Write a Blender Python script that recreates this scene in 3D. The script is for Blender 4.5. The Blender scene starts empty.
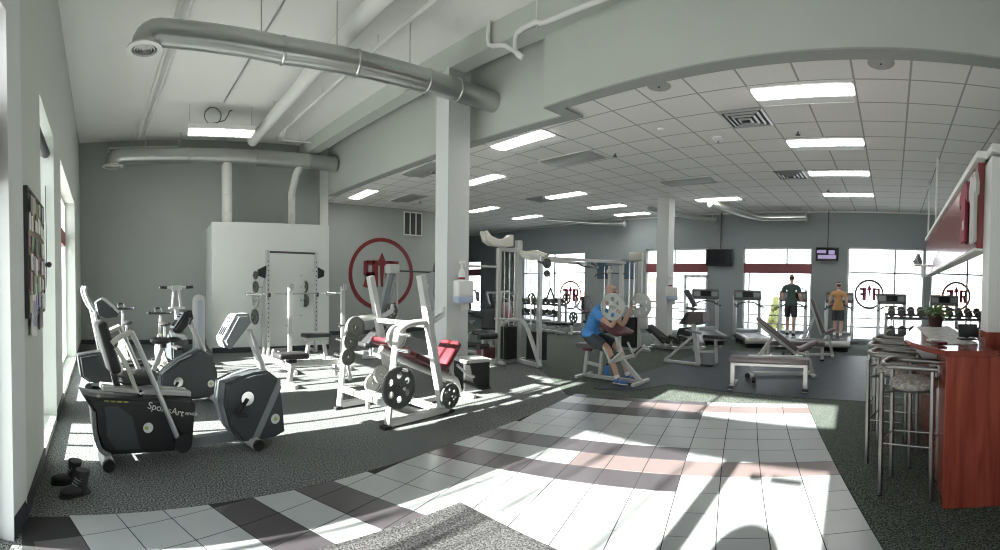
import bpy, bmesh, math, random
from mathutils import Vector, Matrix
random.seed(7)
S = bpy.context.scene
COL = S.collection
PI = math.pi
def R(a): return math.radians(a)

# ---------------------------------------------------------------- materials
MATS = {}
def nodes_of(name):
    m = bpy.data.materials.new(name); m.use_nodes = True
    nt = m.node_tree; b = nt.nodes['Principled BSDF']
    return m, nt, b
def col4(c): return (c[0], c[1], c[2], 1.0)
def mat(name, c, rough=0.5, metal=0.0, var=0.06, scale=9.0, bump=0.0, coat=0.0, spec=None):
    """plain surface with a faint procedural mottling"""
    m, nt, b = nodes_of(name)
    tc = nt.nodes.new('ShaderNodeTexCoord'); nz = nt.nodes.new('ShaderNodeTexNoise')
    nz.inputs['Scale'].default_value = scale; nz.inputs['Detail'].default_value = 3
    nt.links.new(tc.outputs['Object'], nz.inputs['Vector'])
    mx = nt.nodes.new('ShaderNodeMix'); mx.data_type = 'RGBA'
    mx.inputs['A'].default_value = col4([v*(1-var) for v in c]); mx.inputs['B'].default_value = col4([min(1, v*(1+var)) for v in c])
    nt.links.new(nz.outputs['Fac'], mx.inputs['Factor']); nt.links.new(mx.outputs['Result'], b.inputs['Base Color'])
    b.inputs['Roughness'].default_value = rough; b.inputs['Metallic'].default_value = metal
    if coat: b.inputs['Coat Weight'].default_value = coat
    if spec is not None: b.inputs['Specular IOR Level'].default_value = spec
    if bump:
        bp = nt.nodes.new('ShaderNodeBump'); bp.inputs['Strength'].default_value = bump; bp.inputs['Distance'].default_value = 0.01
        nt.links.new(nz.outputs['Fac'], bp.inputs['Height']); nt.links.new(bp.outputs['Normal'], b.inputs['Normal'])
    MATS[name] = m; return m
def speckle(name, c1, c2, scale, rough=0.95, bump=0.3, lo=0.42, hi=0.62):
    m, nt, b = nodes_of(name)
    tc = nt.nodes.new('ShaderNodeTexCoord'); nz = nt.nodes.new('ShaderNodeTexNoise')
    nz.inputs['Scale'].default_value = scale; nz.inputs['Detail'].default_value = 4; nz.inputs['Roughness'].default_value = 0.8
    nt.links.new(tc.outputs['Object'], nz.inputs['Vector'])
    rp = nt.nodes.new('ShaderNodeValToRGB'); e = rp.color_ramp.elements
    e[0].position = lo; e[0].color = col4(c1); e[1].position = hi; e[1].color = col4(c2)
    nt.links.new(nz.outputs['Fac'], rp.inputs['Fac']); nt.links.new(rp.outputs['Color'], b.inputs['Base Color'])
    b.inputs['Roughness'].default_value = rough; b.inputs['Specular IOR Level'].default_value = 0.2
    bp = nt.nodes.new('ShaderNodeBump'); bp.inputs['Strength'].default_value = bump; bp.inputs['Distance'].default_value = 0.01
    nt.links.new(nz.outputs['Fac'], bp.inputs['Height']); nt.links.new(bp.outputs['Normal'], b.inputs['Normal'])
    MATS[name] = m; return m
def emit(name, c, strength):
    m, nt, b = nodes_of(name)
    b.inputs['Base Color'].default_value = col4(c); b.inputs['Emission Color'].default_value = col4(c)
    b.inputs['Emission Strength'].default_value = strength
    MATS[name] = m; return m
def glass(name, tint=(1, 1, 1), refl=0.06):
    m = bpy.data.materials.new(name); m.use_nodes = True; nt = m.node_tree
    nt.nodes.remove(nt.nodes['Principled BSDF']); out = nt.nodes['Material Output']
    t = nt.nodes.new('ShaderNodeBsdfTransparent'); t.inputs['Color'].default_value = col4(tint)
    g = nt.nodes.new('ShaderNodeBsdfGlossy'); g.inputs['Roughness'].default_value = 0.02
    mx = nt.nodes.new('ShaderNodeMixShader'); mx.inputs['Fac'].default_value = refl
    nt.links.new(t.outputs[0], mx.inputs[1]); nt.links.new(g.outputs[0], mx.inputs[2]); nt.links.new(mx.outputs[0], out.inputs['Surface'])
    MATS[name] = m; return m
def gridmat(name, c, cl, step, ox, oy, lw=0.028, rough=0.9):
    """suspended ceiling: acoustic tiles between the rails of a square grid"""
    m, nt, b = nodes_of(name)
    tc = nt.nodes.new('ShaderNodeTexCoord'); sp = nt.nodes.new('ShaderNodeSeparateXYZ')
    nt.links.new(tc.outputs['Object'], sp.inputs[0])
    def M(op, a, v=None):
        n = nt.nodes.new('ShaderNodeMath'); n.operation = op
        if isinstance(a, (int, float)): n.inputs[0].default_value = a
        else: nt.links.new(a, n.inputs[0])
        if v is not None:
            if isinstance(v, (int, float)): n.inputs[1].default_value = v
            else: nt.links.new(v, n.inputs[1])
        return n.outputs[0]
    def line(axis, o):
        a = M('DIVIDE', M('SUBTRACT', sp.outputs[axis], o), step)
        f = M('ABSOLUTE', M('SUBTRACT', M('FRACT', M('ADD', a, 0.5)), 0.5))
        return M('LESS_THAN', f, lw/step/2)
    ln = M('MAXIMUM', line('X', ox), line('Y', oy))
    nz = nt.nodes.new('ShaderNodeTexNoise'); nz.inputs['Scale'].default_value = 60; nz.inputs['Detail'].default_value = 4
    nt.links.new(tc.outputs['Object'], nz.inputs['Vector'])
    m1 = nt.nodes.new('ShaderNodeMix'); m1.data_type = 'RGBA'
    m1.inputs['A'].default_value = col4([v*0.9 for v in c]); m1.inputs['B'].default_value = col4([min(1, v*1.08) for v in c])
    nt.links.new(nz.outputs['Fac'], m1.inputs['Factor'])
    m2 = nt.nodes.new('ShaderNodeMix'); m2.data_type = 'RGBA'; m2.inputs['B'].default_value = col4(cl)
    nt.links.new(m1.outputs['Result'], m2.inputs['A']); nt.links.new(ln, m2.inputs['Factor'])
    nt.links.new(m2.outputs['Result'], b.inputs['Base Color']); b.inputs['Roughness'].default_value = rough
    MATS[name] = m; return m
def wood(name, c1, c2, rough=0.25, vec=(9, 9, 0.7)):
    m, nt, b = nodes_of(name)
    tc = nt.nodes.new('ShaderNodeTexCoord'); mp = nt.nodes.new('ShaderNodeMapping'); mp.inputs['Scale'].default_value = vec
    nt.links.new(tc.outputs['Object'], mp.inputs['Vector'])
    nz = nt.nodes.new('ShaderNodeTexNoise'); nz.inputs['Scale'].default_value = 1.6; nz.inputs['Detail'].default_value = 6; nz.inputs['Distortion'].default_value = 0.6
    nt.links.new(mp.outputs[0], nz.inputs['Vector'])
    rp = nt.nodes.new('ShaderNodeValToRGB'); e = rp.color_ramp.elements
    e[0].position = 0.3; e[0].color = col4(c1); e[1].position = 0.7; e[1].color = col4(c2)
    nt.links.new(nz.outputs['Fac'], rp.inputs['Fac']); nt.links.new(rp.outputs['Color'], b.inputs['Base Color'])
    b.inputs['Roughness'].default_value = rough
    MATS[name] = m; return m

mat('wall_paint', (0.50, 0.53, 0.49), 0.85, var=0.02, scale=2)
mat('wall_pale', (0.62, 0.645, 0.615), 0.85, var=0.02, scale=2)
mat('wall_slate', (0.26, 0.29, 0.295), 0.85, var=0.03, scale=2)
mat('wall_grey', (0.35, 0.37, 0.35), 0.85, var=0.03, scale=2)
mat('column_paint', (0.62, 0.64, 0.63), 0.8, var=0.02, scale=2)
mat('white_paint', (0.72, 0.725, 0.70), 0.7, var=0.02, scale=2)
mat('ceiling_paint', (0.86, 0.86, 0.83), 0.9, var=0.03, scale=1.5)
gridmat('ceiling_tile', (0.84, 0.82, 0.79), (0.40, 0.40, 0.38), 0.7015, -0.5497, 5.0750)
speckle('carpet', (0.024, 0.028, 0.028), (0.40, 0.42, 0.41), 66, lo=0.43, hi=0.68)
speckle('carpet_green', (0.016, 0.022, 0.018), (0.20, 0.23, 0.20), 66, lo=0.44, hi=0.66)
mat('trim_grey', (0.34, 0.355, 0.33), 0.7)
speckle('walkoff_mat', (0.015, 0.015, 0.016), (0.15, 0.15, 0.15), 60, lo=0.42, hi=0.66)
speckle('rubber', (0.014, 0.018, 0.023), (0.038, 0.046, 0.055), 9, rough=0.5, bump=0.12, lo=0.3, hi=0.75)
mat('tile_light', (0.36, 0.383, 0.385), 0.28, var=0.05, scale=2.2)
mat('tile_dark', (0.052, 0.047, 0.052), 0.28, var=0.1, scale=2.2)
mat('tile_red', (0.16, 0.126, 0.122), 0.28, var=0.06, scale=2.2)
mat('grout', (0.02, 0.02, 0.02), 0.9)
mat('baseboard_black', (0.03, 0.035, 0.04), 0.6)
mat('reflector', (0.80, 0.80, 0.78), 0.4)
mat('bark', (0.16, 0.12, 0.09), 0.9)
mat('frame_alu', (0.42, 0.43, 0.44), 0.4, 0.6)
mat('frame_white', (0.70, 0.72, 0.73), 0.5)
mat('maroon_paint', (0.21, 0.055, 0.06), 0.55)
mat('sign_red', (0.17, 0.012, 0.016), 0.6)
mat('header_red', (0.25, 0.05, 0.05), 0.22, coat=0.4)
mat('galvanized', (0.52, 0.54, 0.52), 0.28, 0.85, var=0.1, scale=4)
mat('console_grey', (0.10, 0.10, 0.093), 0.4)
mat('dark_metal', (0.07, 0.07, 0.075), 0.45, 0.4)
mat('machine_white', (0.47, 0.475, 0.46), 0.30, var=0.03)
mat('machine_silver', (0.50, 0.51, 0.51), 0.3, 0.55, var=0.04)
mat('machine_beige', (0.55, 0.54, 0.48), 0.45, var=0.04)
mat('machine_grey', (0.23, 0.25, 0.26), 0.45)
mat('chrome', (0.72, 0.72, 0.72), 0.14, 1.0, var=0.02)
mat('stool_metal', (0.20, 0.195, 0.185), 0.32, 0.8, var=0.03)
mat('black_plastic', (0.022, 0.024, 0.026), 0.34, var=0.1)
mat('charcoal_plastic', (0.055, 0.062, 0.066), 0.4, var=0.08)
mat('black_vinyl', (0.025, 0.024, 0.026), 0.42, var=0.12)
mat('brown_vinyl', (0.105, 0.085, 0.085), 0.45, var=0.1)
mat('maroon_vinyl', (0.13, 0.018, 0.025), 0.38, var=0.1)
mat('dark_maroon_vinyl', (0.075, 0.018, 0.024), 0.42, var=0.1)
mat('rubber_black', (0.015, 0.015, 0.016), 0.7)
mat('iron_plate', (0.105, 0.115, 0.105), 0.5, 0.35, var=0.12)
mat('grey_plate', (0.40, 0.41, 0.385), 0.5, 0.3, var=0.06)
mat('console_face', (0.40, 0.44, 0.45), 0.3, var=0.05)
mat('blue_grey_panel', (0.33, 0.38, 0.45), 0.35)
mat('belt', (0.05, 0.055, 0.062), 0.5)
mat('screen_black', (0.012, 0.012, 0.016), 0.12)
wood('cherry', (0.19, 0.030, 0.018), (0.36, 0.080, 0.050), 0.24)
wood('cherry_top', (0.20, 0.045, 0.032), (0.30, 0.08, 0.055), 0.12, (3, 0.6, 3))
speckle('stone_grey', (0.30, 0.30, 0.29), (0.58, 0.57, 0.55), 14, rough=0.5, bump=0.05)
speckle('stool_fabric', (0.21, 0.19, 0.175), (0.46, 0.43, 0.40), 26, rough=0.9, bump=0.1)
mat('skin', (0.52, 0.33, 0.25), 0.5, var=0.06)
mat('shirt_blue', (0.06, 0.24, 0.56), 0.75, var=0.08)
mat('shorts_grey', (0.055, 0.062, 0.075), 0.85)
mat('shirt_green', (0.05, 0.085, 0.075), 0.85)
mat('shorts_black', (0.03, 0.03, 0.032), 0.85)
mat('shirt_orange', (0.47, 0.26, 0.11), 0.85)
mat('hair_dark', (0.03, 0.022, 0.018), 0.8)
mat('hair_stubble', (0.44, 0.29, 0.23), 0.7)
mat('eye_dark', (0.03, 0.025, 0.022), 0.3)
mat('lip', (0.40, 0.19, 0.16), 0.5)
mat('sock_white', (0.75, 0.75, 0.75), 0.9)
mat('shoe_blue', (0.08, 0.16, 0.38), 0.6)
mat('shoe_grey', (0.22, 0.22, 0.23), 0.7)
mat('boot_leather', (0.018, 0.017, 0.018), 0.6, bump=0.3, scale=25)
mat('paper', (0.72, 0.71, 0.66), 0.8)
mat('paper_tan', (0.52, 0.47, 0.36), 0.8)
mat('paper_green', (0.25, 0.36, 0.24), 0.8)
mat('paper_rose', (0.42, 0.27, 0.28), 0.8)
mat('paper_violet', (0.40, 0.38, 0.50), 0.8)
mat('cork', (0.30, 0.25, 0.18), 0.9)
mat('plant_leaf', (0.17, 0.30, 0.085), 0.55, var=0.35, scale=30)
mat('plant_pot', (0.055, 0.022, 0.022), 0.35)
mat('soil', (0.04, 0.03, 0.022), 0.95)
mat('jersey_red', (0.23, 0.018, 0.045), 0.7)
mat('jersey_grey', (0.46, 0.46, 0.44), 0.7)
mat('white_plastic', (0.80, 0.80, 0.78), 0.35)
mat('pale_blue', (0.46, 0.54, 0.68), 0.35)
mat('picture_blue', (0.05, 0.085, 0.12), 0.4, var=0.4, scale=3)
mat('label_green', (0.42, 0.55, 0.12), 0.5)
mat('logo_white', (0.78, 0.78, 0.75), 0.5)
mat('yellow_print', (0.50, 0.48, 0.12), 0.5)
mat('decal_grey', (0.035, 0.035, 0.04), 0.6)
mat('decal_wine', (0.20, 0.02, 0.06), 0.6)
mat('concrete_pale', (0.45, 0.45, 0.44), 0.9, var=0.05, scale=1)
mat('asphalt_pale', (0.50, 0.50, 0.50), 0.9)
mat('building_pale', (0.40, 0.41, 0.43), 0.9)
mat('building_brick', (0.34, 0.22, 0.18), 0.9)
mat('rail_grey', (0.06, 0.065, 0.07), 0.5)
mat('bush_yellow', (0.40, 0.40, 0.16), 0.9, var=0.3, scale=20)
mat('vent_dark', (0.06, 0.06, 0.055), 0.7)
mat('diffuser_off', (0.34, 0.35, 0.33), 0.5)
mat('speaker_grille', (0.42, 0.42, 0.40), 0.8)
emit('lamp_on', (1.0, 0.985, 0.95), 9.0)
emit('tv_picture', (0.16, 0.13, 0.22), 0.9)
glass('window_glass', (0.97, 0.985, 0.98), 0.05)

# ---------------------------------------------------------------- mesh helper
class MB:
    def __init__(s): s.bm = bmesh.new(); s.mi = 0
    def _tag(s, faces):
        for f in faces: f.material_index = s.mi
    def box(s, c, size, rot=None, bevel=0.0, seg=2):
        m = Matrix.Translation(Vector(c))
        if rot is not None: m = m @ (rot if isinstance(rot, Matrix) else Matrix.Rotation(rot, 4, 'Z'))
        r = bmesh.ops.create_cube(s.bm, size=1.0, matrix=m @ Matrix.Diagonal((size[0], size[1], size[2], 1)))
        vs = r['verts']; fs = set(f for v in vs for f in v.link_faces); s._tag(fs)
        if bevel > 0:
            es = list(set(e for v in vs for e in v.link_edges))
            o = bmesh.ops.bevel(s.bm, geom=es, offset=min(bevel, min(size)*0.49), segments=seg, affect='EDGES', profile=0.5)
            s._tag(o['faces'])
        return s
    def frame(s, p1, p2, up=(0, 0, 1)):
        p1, p2 = Vector(p1), Vector(p2); d = p2-p1; L = d.length; z = d/L
        u = Vector(up); x = u.cross(z)
        if x.length < 1e-4: x = Vector((0, 1, 0)).cross(z)
        if x.length < 1e-4: x = Vector((1, 0, 0))
        x.normalize(); y = z.cross(x)
        m = Matrix((x, y, z)).transposed().to_4x4(); m.translation = (p1+p2)/2
        return m, L
    def beam(s, p1, p2, w, h=None, up=(0, 0, 1), bevel=0.006):
        m, L = s.frame(p1, p2, up); h = w if h is None else h
        r = bmesh.ops.create_cube(s.bm, size=1.0, matrix=m @ Matrix.Diagonal((w, h, L, 1)))
        vs = r['verts']; s._tag(set(f for v in vs for f in v.link_faces))
        if bevel > 0:
            es = list(set(e for v in vs for e in v.link_edges))
            o = bmesh.ops.bevel(s.bm, geom=es, offset=min(bevel, w*0.3, h*0.3), segments=1, affect='EDGES'); s._tag(o['faces'])
        return s
    def cyl(s, p1, p2, r1, r2=None, seg=16, caps=True):
        m, L = s.frame(p1, p2); r2 = r1 if r2 is None else r2
        o = bmesh.ops.create_cone(s.bm, cap_ends=caps, segments=seg, radius1=r1, radius2=r2, depth=L, matrix=m)
        s._tag(set(f for v in o['verts'] for f in v.link_faces)); return s
    def sphere(s, c, r, sc=(1, 1, 1), seg=12, rot=None):
        m = Matrix.Translation(Vector(c))
        if rot is not None: m = m @ rot
        o = bmesh.ops.create_uvsphere(s.bm, u_segments=seg, v_segments=max(6, seg//2+2), radius=r, matrix=m @ Matrix.Diagonal((*sc, 1)))
        s._tag(set(f for v in o['verts'] for f in v.link_faces)); return s
    def tube(s, pts, r, seg=10, round_n=0, closed=False):
        pts = [Vector(p) for p in pts]
        if round_n:
            n0 = len(pts); pts = smooth_path(pts, round_n)
            if isinstance(r, (list, tuple)):
                f = [k*(n0-1)/(len(pts)-1) for k in range(len(pts))]; r = [r[int(q)]+(r[min(int(q)+1, n0-1)]-r[int(q)])*(q-int(q)) for q in f]
        rings = []; n = len(pts); prev = None
        for i, p in enumerate(pts):
            if closed: t = pts[(i+1) % n]-pts[i-1]
            else: t = pts[min(i+1, n-1)]-pts[max(i-1, 0)]
            t.normalize()
            if prev is None:
                x = Vector((0, 0, 1)).cross(t)
                if x.length < 1e-3: x = Vector((0, 1, 0)).cross(t)
            else: x = prev-t*prev.dot(t)
            x.normalize(); prev = x; y = t.cross(x); rr = r[i] if isinstance(r, (list, tuple)) else r
            rings.append([s.bm.verts.new(p+x*(rr*math.cos(2*PI*k/seg))+y*(rr*math.sin(2*PI*k/seg))) for k in range(seg)])
        fs = []
        for i in range(n if closed else n-1):
            a, b = rings[i], rings[(i+1) % n]
            for k in range(seg): fs.append(s.bm.faces.new((a[k], a[(k+1) % seg], b[(k+1) % seg], b[k])))
        if not closed:
            fs.append(s.bm.faces.new(list(reversed(rings[0])))); fs.append(s.bm.faces.new(rings[-1]))
        s._tag(fs); return s
    def prism(s, outline, a, b, plane='xz', bevel=0.0, seg=2):
        """outline in a plane, extruded between coordinates a and b of the third axis"""
        def P(u, v, w): return (u, w, v) if plane == 'xz' else ((u, v, w) if plane == 'xy' else (w, u, v))
        va = [s.bm.verts.new(P(u, v, a)) for u, v in outline]; vb = [s.bm.verts.new(P(u, v, b)) for u, v in outline]
        n = len(outline); fs = [s.bm.faces.new(va), s.bm.faces.new(list(reversed(vb)))]
        for i in range(n): fs.append(s.bm.faces.new((va[i], vb[i], vb[(i+1) % n], va[(i+1) % n])))
        bmesh.ops.recalc_face_normals(s.bm, faces=fs); s._tag(fs)
        if bevel > 0:
            es = list(set(e for f in fs[:2] for e in f.edges))
            o = bmesh.ops.bevel(s.bm, geom=es, offset=bevel, segments=seg, affect='EDGES', clamp_overlap=True); s._tag(o['faces'])
        return s
    def lathe(s, prof, c=(0, 0, 0), axis='z', seg=24):
        rings = []
        for r, h in prof:
            ring = []
            for k in range(seg):
                a = 2*PI*k/seg; u, v = r*math.cos(a), r*math.sin(a)
                q = {'z': (u, v, h), 'y': (u, h, -v), 'x': (h, u, v)}[axis]
                ring.append(s.bm.verts.new(Vector(c)+Vector(q)))
            rings.append(ring)
        fs = []
        for i in range(len(rings)-1):
            a, b = rings[i], rings[i+1]
            for k in range(seg): fs.append(s.bm.faces.new((a[k], a[(k+1) % seg], b[(k+1) % seg], b[k])))
        if prof[0] != prof[-1]:
            if prof[0][0] > 1e-4: fs.append(s.bm.faces.new(list(reversed(rings[0]))))
            if prof[-1][0] > 1e-4: fs.append(s.bm.faces.new(rings[-1]))
        s._tag(fs); return s
    def xform(s, m):
        bmesh.ops.transform(s.bm, matrix=m, verts=s.bm.verts); return s
    def build(s, name, mats, parent=None, smooth=True, loc=None):
        bmesh.ops.remove_doubles(s.bm, verts=s.bm.verts, dist=1e-5)
        bmesh.ops.recalc_face_normals(s.bm, faces=s.bm.faces)
        me = bpy.data.meshes.new(name); s.bm.to_mesh(me); s.bm.free()
        if isinstance(mats, str): mats = [mats]
        for k in mats: me.materials.append(MATS[k])
        if smooth:
            for p in me.polygons: p.use_smooth = True
            try: me.set_sharp_from_angle(angle=R(38))
            except Exception: pass
        o = bpy.data.objects.new(name, me); COL.objects.link(o)
        if parent is not None: o.parent = parent
        if loc is not None: o.location = loc
        return o
def smooth_path(pts, n):
    """corner rounding by a Catmull-Rom curve through the points"""
    out = []; P = [pts[0]]+list(pts)+[pts[-1]]
    for i in range(1, len(P)-2):
        a, b, c, d = P[i-1], P[i], P[i+1], P[i+2]
        for k in range(n):
            t = k/n; out.append(0.5*((2*b)+(c-a)*t+(2*a-5*b+4*c-d)*t*t+(3*b-a-3*c+d)*t**3))
    out.append(pts[-1]); return out

# ---------------------------------------------------------------- object helpers
def tag(o, label, cat, group=None, kind=None):
    o['label'] = label; o['category'] = cat
    if group: o['group'] = group
    if kind: o['kind'] = kind
    return o
def thing(name, label, cat, x, y, hd=0, z=0, group=None):
    o = bpy.data.objects.new(name, None); o.empty_display_size = 0.1; COL.objects.link(o)
    o.location = (x, y, z); o.rotation_euler = (0, 0, R(hd))
    return tag(o, label, cat, group)
def struct(o):
    o['kind'] = 'structure'; return o
def copy_tree(o, label=None, parent=None):
    c = o.copy(); COL.objects.link(c)
    if parent is not None: c.parent = parent
    if label: c['label'] = label
    for ch in list(o.children): copy_tree(ch, None, c)
    return c
def place(o, x, y, z=None, hd=None):
    o.location.x = x; o.location.y = y
    if z is not None: o.location.z = z
    if hd is not None: o.rotation_euler = (0, 0, R(hd))
    return o
def text_mesh(txt, size, name, material, parent, m, depth=0.002):
    cu = bpy.data.curves.new('t', 'FONT'); cu.body = txt; cu.size = size; cu.extrude = depth; cu.align_x = 'LEFT'
    t = bpy.data.objects.new('t', cu); COL.objects.link(t)
    dg = bpy.context.evaluated_depsgraph_get(); me = bpy.data.meshes.new_from_object(t.evaluated_get(dg))
    bpy.data.objects.remove(t); me.transform(m); me.materials.clear(); me.materials.append(MATS[material])
    o = bpy.data.objects.new(name, me); COL.objects.link(o); o.parent = parent
    return o

# ---------------------------------------------------------------- camera: a cylindrical panorama, as the photograph was stitched
F_, PC, PITCH, ROLL, YAW, EYE = 461.5, 297.4, 0.025, 0.013, 0.849, 1.68
def cam_axes():
    def M(x, y, z):
        cr, sr = math.cos(ROLL), math.sin(ROLL); x, z = x*cr-z*sr, x*sr+z*cr
        cp, sp = math.cos(PITCH), math.sin(PITCH); y, z = y*cp+z*sp, -y*sp+z*cp
        cy, sy = math.cos(YAW), math.sin(YAW); return Vector((x*cy-y*sy, x*sy+y*cy, z))
    return M(1, 0, 0), M(0, 1, 0), M(0, 0, 1)
cd = bpy.data.cameras.new('camera'); cam = bpy.data.objects.new('camera', cd); COL.objects.link(cam)
rx, fw, up = cam_axes()
mw = Matrix((rx, up, -fw)).transposed().to_4x4(); mw.translation = (0, 0, EYE); cam.matrix_world = mw
cd.type = 'PANO'; cd.panorama_type = 'CENTRAL_CYLINDRICAL'
cd.central_cylindrical_range_u_min = -500/F_; cd.central_cylindrical_range_u_max = 500/F_
cd.central_cylindrical_range_v_min = (PC-550)/F_; cd.central_cylindrical_range_v_max = PC/F_
cd.central_cylindrical_radius = 1.0; cd.clip_start = 0.05; cd.clip_end = 200
S.camera = cam

try: S.cycles.filter_width = 1.1
except Exception: pass
# ---------------------------------------------------------------- view and light
S.view_settings.view_transform = 'Standard'; S.view_settings.look = 'None'; S.view_settings.gamma = 1.0
S.view_settings.use_curve_mapping = False; S.view_settings.exposure = 0.93
w = bpy.data.worlds.new('sky'); S.world = w; w.use_nodes = True
bg = w.node_tree.nodes['Background']; bg.inputs['Color'].default_value = (0.90, 0.95, 1.0, 1); bg.inputs['Strength'].default_value = 2.4
sd = bpy.data.lights.new('sun', 'SUN'); sd.energy = 31; sd.angle = R(0.6); sd.color = (1.0, 0.97, 0.92)
sun = bpy.data.objects.new('sun', sd); COL.objects.link(sun)
sun.rotation_euler = Vector((-0.09, 1.0, -0.425)).to_track_quat('-Z', 'Y').to_euler()

# ================================================================= THE ROOM
ZC, ZH = 4.36, 5.72            # suspended ceiling, high ceiling
YB = 15.1                      # inner face of the far window wall
def bx(name, lo, hi, m, parent=None):
    b = MB(); b.box([(a+c)/2 for a, c in zip(lo, hi)], [c-a for a, c in zip(lo, hi)]); return b.build(name, m, parent, smooth=False)
struct(bx('floor', (-21, -3.2, -0.12), (4.5, 15.5, 0.0), 'carpet'))

b = MB(); b.prism([(-4.6, 5.45), (-5.2, 5.9), (-6.2, 6.6), (-7.6, 7.4), (-14.2, 7.6), (-14.2, 10.2), (-20.6, 10.4), (-20.6, 15.1), (4.2, 15.1), (4.2, -0.9), (0.9, -0.9), (-0.5, 4.4), (-1.3, 6.8)], 0.0, 0.003, 'xy')
struct(b.build('green_carpet_floor', 'carpet_green', smooth=False))
# rubber mat under the free benches, tiled entrance floor, walk-off mat
b = MB(); b.prism([(-4.55, 6.08), (-3.95, 6.32), (-3.72, 7.15), (-0.27, 7.15), (-0.52, 12.3), (-4.9, 12.1)], 0.0, 0.008, 'xy')
struct(b.build('rubber_floor', 'rubber', smooth=False))
QX = (-1.27, 3.62, 1.02, 0.20, -0.17, 0.04); QY = (6.96, 1.10, -3.60, -0.09, 0.15, 0.22)
def tp(i, j):
    i, j = i/10, j/10; v = (1, i, j, i*i, i*j, j*j)
    return sum(a*c for a, c in zip(QX, v)), sum(a*c for a, c in zip(QY, v))
EDGE = [(0.5, -9.75), (4, -10.0), (8, -10.7), (12, -11.45), (15, -12.2), (18, -12.9), (21, -13.4)]
def iedge(j):
    for (a, p), (c, q) in zip(EDGE, EDGE[1:]):
        if j <= c: return p+(q-p)*(max(j, a)-a)/(c-a)
    return EDGE[-1][1]
def tilekind(i, j):
    right = i >= -4
    if right: return 2 if j in (1, 7, 13, 19) else 0
    k = j % 6
    if k in (0, 2): return 1
    if k == 1 and i >= (-7 if j < 6 else -7): return 2
    return 0
b = MB(); g = 0.012
for j in range(0, 21):
    j0, j1 = (0.5 if j == 0 else j), j+1
    for i in range(-14, 0):
        a, c = iedge(j0), iedge(j1)
        l0, l1 = max(i, a), max(i, c)
        if l0 >= i+1-0.08 or l1 >= i+1-0.08: continue
        q = [tp(l0+g, j0+g), tp(i+1-g, j0+g), tp(i+1-g, j1-g), tp(l1+g, j1-g)]
        if min(y for x, y in q) < -0.9: continue
        b.mi = tilekind(i, j); b.prism(q, 0.0, 0.006, 'xy')
tl = struct(b.build('tile_floor', ['tile_light', 'tile_dark', 'tile_red'], smooth=False))
b = MB(); out = [tp(iedge(0.5)-0.02, 0.5), tp(-8, 0.5), tp(-4, 0.5), tp(0, 0.5), tp(0, 6), tp(0, 12), tp(0, 17), tp(-4, 19), tp(-8, 20), tp(iedge(19), 19), tp(iedge(15)-0.02, 15), tp(iedge(12)-0.02, 12), tp(iedge(8)-0.02, 8), tp(iedge(4)-0.02, 4)]
b.prism(out, 0.0, 0.004, 'xy'); b.build('grout_floor', 'grout', smooth=False)['kind'] = 'structure'
wm = MB(); wm.box((1.3, -1.3, 0.006), (2.6, 2.6, 0.011)); wm.box((1.3, -1.3, 0.0125), (2.54, 2.54, 0.006))
o = wm.build('walk_off_mat', 'walkoff_mat', smooth=False); o.location = (-2.82, 2.10, 0); o.rotation_euler = (0, 0, R(5))
tag(o, 'grey speckled entrance mat lying on the pale floor tiles', 'mat')

# --- walls with openings, built in a local frame: x along the wall, y outward, z up
def wall(name, origin, hd, length, height, thick, openings, m):
    b = MB(); xs = 0.0
    for (x0, x1, z0, z1) in sorted(openings):
        if x0 > xs: b.box(((xs+x0)/2, thick/2, height/2), (x0-xs, thick, height))
        if z0 > 0: b.box(((x0+x1)/2, thick/2, z0/2), (x1-x0, thick, z0))
        if z1 < height: b.box(((x0+x1)/2, thick/2, (z1+height)/2), (x1-x0, thick, height-z1))
        xs = x1
    if xs < length: b.box(((xs+length)/2, thick/2, height/2), (length-xs, thick, height))
    o = b.build(name, m, smooth=False); o.location = (origin[0], origin[1], 0); o.rotation_euler = (0, 0, R(hd)); return struct(o)
def window(name, origin, hd, x0, x1, z0, z1, depth, hbars=(), vbars=(), spandrel=None, fr='frame_white', fw=0.06, part_v=None):
    """glazed opening; depth = how far the glass stands behind the inner face of the wall"""
    o = bpy.data.objects.new(name, None); COL.objects.link(o); o.location = (origin[0], origin[1], 0); o.rotation_euler = (0, 0, R(hd)); struct(o)
    y = depth; f = MB(); xm, zm = (x0+x1)/2, (z0+z1)/2
    f.box((x0+fw/2, y, zm), (fw, 0.09, z1-z0)); f.box((x1-fw/2, y, zm), (fw, 0.09, z1-z0))
    f.box((xm, y, z0+fw/2), (x1-x0, 0.09, fw)); f.box((xm, y, z1-fw/2), (x1-x0, 0.09, fw))
    for h in hbars: f.box((xm, y, h), (x1-x0, 0.07, 0.05))
    for v in vbars: f.box((v[0], y, (v[1]+v[2])/2), (v[3] if len(v) > 3 else 0.05, 0.07, v[2]-v[1]))
    f.build('window_frame', fr, o, smooth=False)
    if spandrel:
        s = MB(); s.box((xm, y, (spandrel[0]+spandrel[1])/2), (x1-x0-0.02, 0.10, spandrel[1]-spandrel[0])); s.build('spandrel_panel', 'maroon_paint', o, smooth=False)
        spans = [(z0, spandrel[0]), (spandrel[1], z1)]
    else: spans = [(z0, z1)]
    for a, c in spans:
        p = MB(); p.box((xm, y, (a+c)/2), (x1-x0-0.03, 0.008, c-a-0.03)); p.build('window_pane', 'window_glass', o, smooth=False)
    return o

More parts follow.
